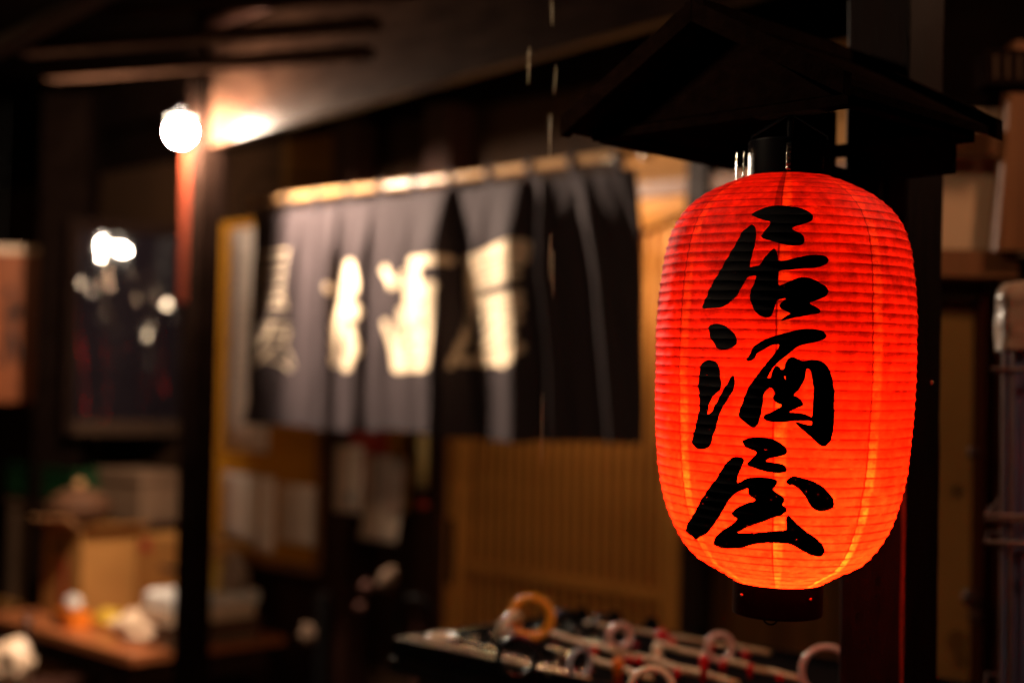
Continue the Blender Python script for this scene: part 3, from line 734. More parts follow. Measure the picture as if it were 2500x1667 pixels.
obj('glass', MB().lathe((bo.x, bo.y, bo.z - .16), (0, 0, 1), [(0, .028), (.12, .03), (.145, .02), (.16, .011), (.21, .011)], 20), 'black_gloss', btl, smooth=True)
obj('cap', MB().lathe((bo.x, bo.y, bo.z + .051), (0, 0, 1), [(0, .013), (.015, .013)], 16), 'steel', btl)
t = thing('bottle_crate', 'dark crate carrying the bottle beside the table', 'crate', Vector((bo.x, bo.y, 0)))
obj('body', MB().wbox((bo.x, bo.y, (bo.z - .162) / 2), (.15, 0, 0), (0, .12, 0), (0, 0, (bo.z - .162) / 2)), 'dark_wood', t)

# ================================================================== JEWELLERY TRAY
JZ = 1.086
js0, js1, jn0, jn1 = -1.775, -.93, 1.515, 1.935
tray = thing('display_tray', 'black display tray of bangles and beads below the lantern', 'display tray', F(-1.35, 1.72, JZ - .03))
obj('tray_base', MB().box(js0 + .012, js1 - .012, jn0 + .012, jn1 - .012, JZ - .028, JZ - .010), 'velvet', tray)
for a, b, c, d in ((js0, js1, jn0, jn0 + .011), (js0, js1, jn1 - .011, jn1), (js0, js0 + .011, jn0 + .0112, jn1 - .0112), (js1 - .011, js1, jn0 + .0112, jn1 - .0112)):
    obj('tray_rim', MB().box(a, b, c, d, JZ - .030, JZ, .002), 'black_gloss', tray)
def stripline(name, x0, y0, x1, y1, m, r, z=JZ - .004):
    a = flat(x0, y0, z); b = flat(x1, y1, z)
    n = (a[1] + b[1]) / 2
    pts = [F(a[0] + (b[0] - a[0]) * i / 24, a[1] + (b[1] - a[1]) * i / 24 + .0015 * math.sin(i * 1.7), z + .001 * math.sin(i)) for i in range(25)]
    return obj(name, MB().tube(pts, r, 8), m, tray, smooth=True)
stripline('rope_divider', 1335, 1545, 1800, 1668, 'cord_cream', .0060)
stripline('rope_divider', 1440, 1607, 1590, 1655, 'cord_cream', .0052)
stripline('rope_divider', 1600, 1570, 1960, 1658, 'cord_cream', .0045)
stripline('rope_divider', 1430, 1520, 1880, 1592, 'cord_cream', .0036)
stripline('rope_divider', 1000, 1556, 1440, 1655, 'cord_cream', .0030, JZ + .0)
cab = thing('display_cabinet', 'brown cabinet carrying the black display tray', 'cabinet', F(-1.35, 1.72, 0))
obj('cabinet_body', MB().box(js0 + .03, js1 - .01, jn0 + .03, jn1 - .02, 0.03, JZ - .055), 'cabinet', cab)
obj('cabinet_top', MB().box(js0 - .004, js1 + .004, jn0 - .004, jn1 + .004, JZ - .054, JZ - .032, .003), 'black_matt', cab)
obj('plinth', MB().box(js0 + .05, js1 - .03, jn0 + .05, jn1 - .04, 0, .029), 'black_matt', cab)

BG = JZ - .009
def bangle(label, cx, top, half, tubepx, m, yaw=0, lean=0, cat='bangle', depthz=BG, name='bangle'):
    """upright ring: cx and top pixel, half width in px; stands on the tray"""
    # depth where the ring's foot meets the tray
    foot = top + 2 * half
    s, n = flat(cx, foot, depthz); c = F(s, n, depthz); d = (c - EYE).dot(CAMR @ Vector((0, 0, -1)))
    R = half / FPX * d; r = tubepx / 2 / FPX * d
    side = Vector((math.cos(yaw), math.sin(yaw), 0)); up = (Vector((0, 0, 1)) + side.cross(Vector((0, 0, 1))) * lean).normalized()
    cc = c + up * (R + r * .1)
    pts = [cc + side * R * math.cos(a) + up * R * math.sin(a) for a in [2 * math.pi * i / 40 for i in range(40)]]
    mb = MB().tube(pts, r, 12, closed=True)
    lo = min(v.z for v in mb.v)
    for v in mb.v: v.z += depthz - lo + .0005
    return tagged(name, mb, m, label, cat, 'bangles standing in the display tray', smooth=True)
bangle('amber gold bangle, tallest in the tray, at its left', 1296, 1470, 48, 22, 'gold_resin', -.1)
bangle('cream bangle leaning just left of the amber one', 1232, 1505, 30, 24, 'cream_resin', .95, .5)
bangle('black bangle in front of the amber one', 1262, 1566, 46, 18, 'black_gloss', .1)
bangle('pale pink bangle right of the amber one behind the rope', 1512, 1535, 28, 18, 'pink_resin', .35)
bangle('grey blue bangle by the gold bead cluster', 1415, 1592, 34, 13, 'blue_resin', .7)
bangle('large dull pink bangle at the far right by the post', 2016, 1588, 60, 16, 'pink_resin', 0)
bangle('cream bangle cut off by the bottom edge', 1590, 1642, 52, 18, 'cream_resin', .0)
bangle('faint brown bangle behind the ropes near the back edge', 1756, 1556, 32, 15, 'pink_resin', .15)
bangle('small black bangle near the back edge behind the amber one', 1378, 1497, 24, 13, 'black_gloss', .2)
bangle('black bangle near the back edge above the white figurine', 1472, 1507, 26, 12, 'black_gloss', .1)
rd = random.Random(3)
def at(x, y, h=0): s, n = flat(x, y, BG); return F(s, n, BG + h)
def piece(name, mb, m, label, cat, grp=None): return tagged(name, mb, m, label, cat, grp, smooth=True)
def beads(cs, m, label):
    t = thing('bead_string', label, 'beads', cs[0][0], 'bead strings in the tray')
    for c, r in cs: obj('bead', MB().sphere(c, r, 16), m, t, smooth=True)
    return t
# flat cream ring at left
c = at(1078, 1562, .005)
piece('bangle', MB().tube([c + Vector((math.cos(a) * .021, math.sin(a) * .021, 0)) for a in [2 * math.pi * i / 30 for i in range(30)]], .006, 10, closed=True), 'cream_resin', 'cream bangle lying flat at the left corner of the tray', 'bangle', 'bangles standing in the display tray')
gb = [(1350, 1594), (1362, 1599), (1374, 1601), (1386, 1606), (1396, 1611), (1341, 1590), (1366, 1608), (1382, 1616)]
beads([(at(x, y, .0066), .0066) for x, y in gb], 'bead_clear', 'string of golden beads right of the black bangle')
for lab, pts in (('row of tiny clear beads along the front rim of the tray', [(1100 + i * 14, 1573 + i * 3.7) for i in range(22)]),
                 ('loose clear beads left of the cream bangle', [(1130, 1540), (1152, 1543), (1158, 1562), (1138, 1572), (1190, 1590), (1196, 1598), (1205, 1560), (1222, 1566)]),
                 ('clear beads strung over the long rope divider', [(1440 + i * 11, 1576 + i * 3) for i in range(8)]),
                 ('loose beads behind the amber bangle', [(1374, 1528), (1410, 1550), (1306, 1545), (1450, 1560), (1340, 1560)]),
                 ('small bright beads near the orange pin', [(1300, 1620), (1314, 1616), (1335, 1640), (1360, 1630), (1344, 1652), (1410, 1650), (1425, 1646), (1440, 1652)])):
    beads([(at(x + rd.uniform(-3, 3), y + rd.uniform(-2, 2), .006), rd.uniform(.0045, .0065)) for x, y in pts], 'bead_clear', lab)
rb = [(1450, 1607, .007, .016, 'red bead right of the blue bangle'), (1395, 1648, .006, .010, 'red bead in the front row near the bottom'), (1352, 1585, .005, .008, 'small red bead over the golden beads'),
      (1535, 1618, .006, .008, 'dark red bead left of the short rope'), (1560, 1622, .007, .008, 'dark red bead in the middle of the tray'), (1552, 1582, .005, .007, 'red bead touching the long rope'),
      (1718, 1668, .0075, .040, 'tall red pin standing in front of the rope'), (1764, 1642, .006, .018, 'red pin right of the tall one'), (1652, 1660, .007, .016, 'red pin left of the tall one'),
      (1832, 1655, .006, .020, 'red pin at the right part of the tray'), (1905, 1664, .006, .010, 'red bead low beside the pink bangle'), (1954, 1664, .006, .008, 'red bead inside the large pink bangle'),
      (1616, 1568, .012, .010, 'dark red flower bead above the white figurine'), (1640, 1578, .008, .009, 'smaller dark red bead beside the flower bead'), (1820, 1608, .007, .007, 'dull red bead behind the thin rope'), (1735, 1590, .007, .008, 'dull red bead under the faint bangle')]
for x, y, r, h, lab in rb:
    c = at(x, y)
    if h > .012: mbb = MB().lathe(c, (0, 0, 1), [(0, r * .7), (h * .6, r * .8), (h * .8, r), (h, r * .7), (h + r * .4, r * .2)], 16)
    else: mbb = MB().sphere(c + Vector((0, 0, r)), r, 16)
    piece('red_bead', mbb, 'red_gloss', lab, 'bead', 'red beads and pins in the tray')
c = at(1508, 1672); piece('orange_pin', MB().lathe(c, (0, 0, 1), [(0, .006), (.024, .007), (.030, .010), (.036, .008), (.041, .003)], 16), 'orange_gloss', 'glossy orange pin with bright glints left of the cream bangle', 'pin')
c = at(1604, 1612); piece('white_figurine', MB().lathe(c, (0, 0, 1), [(0, .009), (.010, .010), (.014, .007), (.020, .0085), (.024, .006), (.027, .001)], 18), 'cream_resin', 'tiny glossy white figurine behind the rope', 'figurine')
for i, (x, y, k) in enumerate([(1470, 1640, 0), (1545, 1600, 1), (1630, 1630, 0), (1690, 1600, 1), (1330, 1525, 1), (1400, 1515, 1), (1260, 1540, 0)]):
    pass
# black foam holders behind
for i, (x, y) in enumerate(((1340, 1512), (1420, 1512), (1500, 1520), (1590, 1536), (1700, 1556))):
    c = at(x, y)
    piece('ring_holder', MB().lathe(c, (0, 0, 1), [(0, .016), (.012, .014), (.020, .008), (.024, .002)], 16), 'velvet',
          ['first black ring holder from the left along the back rim', 'second black ring holder along the back rim', 'third black ring holder along the back rim', 'black ring holder behind the red flower bead', 'rightmost black ring holder along the back rim'][i], 'ring holder', 'ring holders along the back rim')

# ================================================================== RIGHT SIDE
# lantern post
lp = P(2209, 1000, 1.60)
ls, ln = (lp.x - lp.y) * R2, (lp.x + lp.y) * R2
lpost = thing('lantern_post', 'nearly black square post directly behind the red lantern', 'post', Vector((lp.x, lp.y, 0)))
PW = .082
ring_ = [F(ls - PW, ln, 0), F(ls, ln, 0), F(ls, ln + PW, 0), F(ls - PW, ln + PW, 0)]
mb = MB(); Kz = 70
for j in range(Kz + 1):
    z = .02 + 2.75 * j / Kz
    for i, q in enumerate(ring_):
        jit = .0022 * noise.noise(Vector((i * 9.1, z * 6, 1))) + .0014 * noise.noise(Vector((i * 3.7, z * 25, 4)))
        dd_ = (q - (ring_[0] + ring_[2]) / 2).normalized()
        t1 = (ring_[(i + 1) % 4] - q).normalized() * .0028; t0 = (ring_[i - 1] - q).normalized() * .0028
        for e in (t0, t1): mb.v.append(Vector((q.x + e.x + dd_.x * jit, q.y + e.y + dd_.y * jit, z)))
for j in range(Kz):
    for k in range(8): mb.f.append((j * 8 + k, j * 8 + (k + 1) % 8, (j + 1) * 8 + (k + 1) % 8, (j + 1) * 8 + k))
mb.f.append(tuple(range(7, -1, -1))); mb.f.append(tuple(Kz * 8 + k for k in range(8)))
obj('shaft', mb, 'black_post', lpost)
mb = MB()
for j in range(60):
    z = .1 + 1.36 * j / 59; wv = .0018 + .0012 * noise.noise(Vector((z * 14, 2, 2)))
    mb.v += [F(ls - wv, ln - .0016, z), F(ls + .0016, ln + wv, z), F(ls - .002, ln + .003, z)]
for j in range(59):
    for k in range(3): mb.f.append((j * 3 + k, j * 3 + (k + 1) % 3, (j + 1) * 3 + (k + 1) % 3, (j + 1) * 3 + k))
obj('lit_edge', mb, 'lit_edge_wood', lpost)  # lighter strip stands in for light catching the post's corner
obj('nail_head', MB().sphere(P(2275, 934, 1.585), .0016, 10), 'rivet_brass', lpost)
obj('foot', MB().box(ls - PW - .02, ls + .02, ln - .02, ln + PW + .02, 0, .019), 'brick_grey', lpost)

# wall at the right
YR = 2.55
rw = thing('right_wall', 'timber framed wall with pale plaster right of the lantern post', 'wall', Vector((1.1, YR, 0)))
def wb_(nm, x0, x1, y0, y1, d, th, m):
    a = P(x0, y1, d); b = P(x1, y0, d); y = a.y
    obj(nm, MB().hexa([(a.x, y, a.z), (b.x, y, a.z), (b.x, y + th, a.z), (a.x, y + th, a.z), (a.x, y, b.z), (b.x, y, b.z), (b.x, y + th, b.z), (a.x, y + th, b.z)]), m, rw)
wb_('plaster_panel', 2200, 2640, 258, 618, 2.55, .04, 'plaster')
wb_('upper_board', 2200, 2700, -300, 257, 2.54, .04, 'near_black')
wb_('cross_beam', 2200, 2488, 612, 672, 2.47, .06, 'brown_wood')
wb_('top_beam', 2200, 2436, 320, 376, 2.44, .06, 'brown_wood')
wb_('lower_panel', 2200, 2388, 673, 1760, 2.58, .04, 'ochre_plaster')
wb_('upper_rail', 2200, 2392, 674, 730, 2.55, .03, 'dark_wall')
wb_('stile', 2392, 2418, 690, 1760, 2.52, .05, 'red_post')
wb_('recess', 2419, 2640, 673, 1760, 2.60, .03, 'dark_wood')
wb_('stile', 2432, 2455, 700, 1760, 2.53, .05, 'red_post')
wb_('wall_base', 2190, 2700, -300, 2900, 2.66, .03, 'dark_wall')
a0, a1 = P(2478, 100, 2.40), P(2432, 610, 2.40)
obj('brace', MB().hexa([a1, a1 + Vector((.16, 0, 0)), a1 + Vector((.16, .04, 0)), a1 + Vector((0, .04, 0)), a0, a0 + Vector((.16, 0, 0)), a0 + Vector((.16, .04, 0)), a0 + Vector((0, .04, 0))]), 'brown_wood', rw)
for x, y, r in ((2365, 1460, .018), (2372, 1505, .013), (2370, 1105, .012)):
    obj('bracket', MB().sphere(P(x + 8, y, 2.50), r, 12, (1, .5, 1)), 'dark_wood', rw, smooth=True)
mt = P(2470, 175, 2.2)
mtr = thing('wall_box', 'dark slotted box under the eave at the top right corner', 'box', mt)
obj('housing', MB().wbox(mt, (.05, 0, 0), (0, .03, 0), (0, 0, .028)), 'near_black', mtr, bevel=.004)
for k in range(5): obj('slot', MB().wbox(mt + Vector((-.035 + k * .018, -.031, 0)), (.003, 0, 0), (0, .001, 0), (0, 0, .018)), 'dark_wall', mtr)

# grey blue bin in a wire rack with a bag over it
bc = P(2580, 1200, 1.92)
binr = thing('plastic_bin', 'grey blue ribbed bin in a wire rack at the right edge', 'bin', Vector((bc.x, bc.y, 0)))
top_z = P(2470, 845, 1.9).z
hw = .0705
seg = []
mb = MB()
zs = [.15, top_z - .35, top_z - .001]
prof = []
K = 12
def binring(z, grow=0):
    out = []
    sc = 1 - .06 * (top_z - z) + grow
    for (x, y) in ((-1, -.9), (-.93, -1), (-.80, -1), (-.79, -.95), (-.62, -.95), (-.61, -1), (-.30, -1), (-.29, -.95), (-.08, -.95), (-.07, -1), (.93, -1), (1, -.9), (1, .9), (.9, 1), (-.9, 1), (-1, .9)):
        out.append(Vector((bc.x + x * hw * sc, bc.y + y * hw * .8 * sc, z)))
    return out
zz = [.02, .5, .9, 1.1, top_z]
for z in zz: mb.v += binring(z)
nn_ = 16
for j in range(len(zz) - 1):
    for k in range(nn_): mb.f.append((j * nn_ + k, j * nn_ + (k + 1) % nn_, (j + 1) * nn_ + (k + 1) % nn_, (j + 1) * nn_ + k))
mb.f.append(tuple(range(nn_ - 1, -1, -1))); mb.f.append(tuple((len(zz) - 1) * nn_ + k for k in range(nn_)))
obj('body', mb, 'bin_plastic', binr)
def hoop(y, out, r=.0028, d=1.86):
    z = P(2480, y, d).z; h = hw + out
    pts = [(bc.x - h, bc.y - h * .8, z), (bc.x + h, bc.y - h * .8, z), (bc.x + h, bc.y + h * .8, z), (bc.x - h, bc.y + h * .8, z)]
    obj('wire_hoop', MB().tube(pts, r, 8, closed=True), 'wire_brown', binr)
hoop(901, .012); hoop(1262, .018, .0034); hoop(1272, .018, .0026); hoop(1328, .018, .0034); hoop(1700, .018)
for x in (-.97, -.80, .5):
    obj('wire_upright', MB().tube([(bc.x + x * hw, bc.y - hw * .8 - .006, .03), (bc.x + x * hw, bc.y - hw * .8 - .006, top_z - .005)], .0024, 8), 'wire_brown', binr)
zg = P(2480, 1262, 1.86).z
obj('wire_gusset', MB().tube([(bc.x - hw - .016, bc.y - hw * .8 - .010, zg), (bc.x - hw - .001, bc.y - hw * .8 - .006, zg + .024)], .002, 6), 'wire_brown', binr)
# crumpled bag cover
mb = MB(); K1, K2 = 64, 26
zt0, zt1 = top_z - .004, P(2480, 712, 1.9).z + .008
for j in range(K2 + 1):
    t = j / K2
    for k in range(K1):
        a = 2 * math.pi * k / K1; ca, sa_ = math.cos(a), math.sin(a)
        sq = 1 / max(abs(ca), abs(sa_)) ** .6
        rr = (1.02 if t < .6 else 1.02 - (t - .6) * 1.2 * (t - .6) * 5.5) 
        rr = max(rr, .02)
        d = 1 + .05 * noise.fractal(Vector((ca * 3, sa_ * 3, t * 3)), 1, 2, 5)
        z = zt0 + (zt1 - zt0) * min(1, t * 1.35) + .008 * noise.noise(Vector((ca * 4, sa_ * 4, t * 2 + 5))) * (t > .3) + .03 * max(0, t - .6) 
        mb.v.append(Vector((bc.x + ca * sq * rr * d * (hw + .008), bc.y + sa_ * sq * rr * d * (hw * .8 + .008), z)))
for j in range(K2):
    for k in range(K1): mb.f.append((j * K1 + k, j * K1 + (k + 1) % K1, (j + 1) * K1 + (k + 1) % K1, (j + 1) * K1 + k))
mb.f.append(tuple(K2 * K1 + k for k in range(K1)))
obj('crumpled_cover', mb, 'bag_film', binr, smooth=True)

binr.rotation_euler.z = math.radians(-20)
# ================================================================== LITTLE ROOF OVER THE LANTERN
lr = thing('lantern_roof', 'small dark gabled board roof sheltering the red lantern', 'roof', F(-.885, 1.285, 1.777))
RS0, RS1, RN0, RN1 = -1.055, -.712, 1.145, 1.430
ZE, ZR = 1.777, 1.874; SM = (RS0 + RS1) / 2
def rbox(nm, a, b, n0, n1, za, zb, th, m='roof_wood'):
    """board lying on a slope: s a->b at heights za->zb, between n0 and n1"""
    return obj(nm, MB().hexa([F(a, n0, za), F(b, n0, zb), F(b, n1, zb), F(a, n1, za), F(a, n0, za + th), F(b, n0, zb + th), F(b, n1, zb + th), F(a, n1, za + th)]), m, lr)
NB = 5
for i in range(NB):
    t0, t1 = i / NB, (i + 1) / NB - .02
    for (e, sgn) in ((RS0, 1), (RS1, -1)):
        a, b = e + (SM - e) * t0, e + (SM - e) * t1; za, zb = ZE + (ZR - ZE) * t0, ZE + (ZR - ZE) * t1
        if sgn > 0: rbox('roof_board', a, b, RN0, RN1, za, zb, .009)
        else: rbox('roof_board', b, a, RN0, RN1, zb, za, .009)
obj('ridge_cap', MB().box(SM - .012, SM + .012, RN0 - .012, RN1 + .012, ZR + .004, ZR + .018), 'roof_wood', lr)
for n0 in (RN0 - .016, RN1 + .002):
    for (e, f_) in ((RS0, SM - .0005), (SM + .0005, RS1)):
        za = ZE if e == RS0 else ZR; zb = ZR if e == RS0 else ZE
        rbox('barge_board', e - (.006 if e == RS0 else 0), f_ + (.006 if f_ == RS1 else 0), n0, n0 + .014, za - .004, zb - .004, .022)
gy = RN0 + .022
obj('gable_board', MB().hexa([F(RS0 + .03, gy, ZE + .006), F(RS1 - .03, gy, ZE + .006), F(RS1 - .03, gy + .008, ZE + .006), F(RS0 + .03, gy + .008, ZE + .006),
                              F(SM - .01, gy, ZR - .008), F(SM + .01, gy, ZR - .008), F(SM + .01, gy + .008, ZR - .008), F(SM - .01, gy + .008, ZR - .008)]), 'roof_wood', lr)
obj('tie_beam', MB().box(RS0 + .01, RS1 - .01, RN0 + .018, RN0 + .036, ZE - .006, ZE + .004), 'roof_wood', lr)
obj('tie_beam', MB().box(RS0 + .01, RS1 - .01, RN1 - .034, RN1 - .016, ZE - .008, ZE + .004), 'roof_wood', lr)
obj('eave_rail', MB().box(RS0 + .004, RS0 + .020, RN0 + .037, RN1 - .035, ZE - .006, ZE + .002), 'roof_wood', lr)
obj('eave_rail', MB().box(RS1 - .020, RS1 - .004, RN0 + .037, RN1 - .035, ZE - .006, ZE + .002), 'roof_wood', lr)
for xa, xb in ((1836, 2036), (2078, 2330)):
    a_ = fac(xa, 380, 1.424)[0]; b_ = fac(xb, 380, 1.424)[0]; zl = fac((xa + xb) / 2, 436, 1.424)[1]
    obj('hanger_board', MB().box(a_, b_, 1.419, 1.429, zl, ZE + (.05 if xa < 2000 else .03)), 'roof_wood', lr)
obj('ridge_beam', MB().box(SM - .010, SM + .010, RN0 + .031, RN1 - .001, ZR - .040, ZR - .004), 'roof_wood', lr)
obj('bracket_arm', MB().box(ls - PW * .72, ls - PW * .28, RN1 - .20, ln - .001, ZE - .060, ZE - .032), 'roof_wood', lr)
obj('power_cable', MB().tube([P(1980, 243, 1.38), P(2010, 246, 1.375), P(2045, 252, 1.37), P(2085, 260, 1.37), P(2125, 259, 1.375), P(2150, 250, 1.40)], .0018, 8), 'cable_red', lr, smooth=True)

# ================================================================== THE LANTERN
LB = P(1899, 1420, 1.40); LT = P(1926, 432, 1.40)
AX = (LT - LB).normalized(); HL = (LT - LB).length
toCam = (EYE - (LB + LT) / 2); toCam -= AX * toCam.dot(AX); toCam.normalize(); SD = toCam.cross(AX)   # SD points to the left of the view
SD = -SD if SD.x < 0 else SD
# half widths read against height
PR = [(0, 104), (.012, 124), (.03, 155), (.052, 196), (.083, 228), (.125, 255), (.17, 275), (.22, 289), (.27, 299), (.33, 306), (.40, 311), (.48, 314.5), (.55, 315.5), (.62, 314.5), (.70, 311), (.765, 305), (.82, 296), (.865, 282), (.905, 259), (.935, 229), (.957, 198), (.975, 162), (.990, 128), (1, 100)]
def prof_r(t):
    t = max(0, min(1, t))
    for i in range(len(PR) - 1):
        if t <= PR[i + 1][0]:
            a, b = PR[i], PR[i + 1]; u = (t - a[0]) / (b[0] - a[0])
            p0 = PR[i - 1] if i else a; p3 = PR[i + 2] if i + 2 < len(PR) else b
            ma = (b[1] - p0[1]) / (b[0] - p0[0] + 1e-9) * (b[0] - a[0]); mb_ = (p3[1] - a[1]) / (p3[0] - a[0] + 1e-9) * (b[0] - a[0])
            u2, u3 = u * u, u * u * u
            return ((2 * u3 - 3 * u2 + 1) * a[1] + (u3 - 2 * u2 + u) * ma + (-2 * u3 + 3 * u2) * b[1] + (u3 - u2) * mb_) / FPX * 1.40 * .995
    return PR[-1][1] / FPX * 1.4
# hoops are evenly spaced along the paper, so closer in height near both ends
NR = 50
arc = [0]; TT = 400
for i in range(TT):
    t0, t1 = i / TT, (i + 1) / TT
    arc.append(arc[-1] + math.hypot((t1 - t0) * HL, (prof_r(t1) - prof_r(t0)) * .72))
tot = arc[-1]
def rib_of_t(t):
    x = max(0, min(TT - 1e-6, t * TT)); i = int(x); return (arc[i] + (arc[i + 1] - arc[i]) * (x - i)) / tot * NR
def t_of_rib(v):
    g = v / NR * tot; lo, hi = 0, TT
    while hi - lo > 1:
        m_ = (lo + hi) // 2
        if arc[m_] <= g: lo = m_
        else: hi = m_
    return (lo + (g - arc[lo]) / (arc[hi] - arc[lo] + 1e-12)) / TT
def lan(th, t, out=0):
    v = rib_of_t(t); fr_ = v - math.floor(v)
    r = prof_r(t)
    sagd = .0011 * (math.sin(math.pi * fr_) ** .8)
    pt = Vector((math.cos(th), math.sin(th), t * 3))
    r += -sagd + .0010 * noise.noise(pt * 2.3) + .0005 * noise.noise(Vector((math.cos(th) * 9, math.sin(th) * 9, v * .9)))
    # facets: the gores are a little flatter between seams
    r += out
    return LB + AX * (t * HL) + (toCam * math.cos(th) + SD * math.sin(th)) * r
lantern = thing('paper_lantern', 'lit red paper lantern with three large black brush characters', 'paper lantern', LB - AX * .03)
NT = 288; SUB = 7; rows = NR * SUB
mb = MB()
for j in range(rows + 1):
    t = t_of_rib(j / SUB)
    for k in range(NT): mb.v.append(lan(2 * math.pi * k / NT - math.pi, min(1, t)))
for j in range(rows):
    for k in range(NT): mb.f.append((j * NT + k, j * NT + (k + 1) % NT, (j + 1) * NT + (k + 1) % NT, (j + 1) * NT + k))
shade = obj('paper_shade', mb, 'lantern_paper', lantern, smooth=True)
uvl = shade.data.uv_layers.new(name='wrap'); uvd = []
for p_ in shade.data.polygons:
    ks = [shade.data.loops[li].vertex_index for li in p_.loop_indices]
    cols_ = [i % NT for i in ks]
    wrap = max(cols_) - min(cols_) > NT / 2
    for i in ks:
        k = i % NT
        if wrap and k == 0: k = NT
        uvd += [(k / NT - .5), (i // NT) / SUB]
uvl.data.foreach_set('uv', uvd)

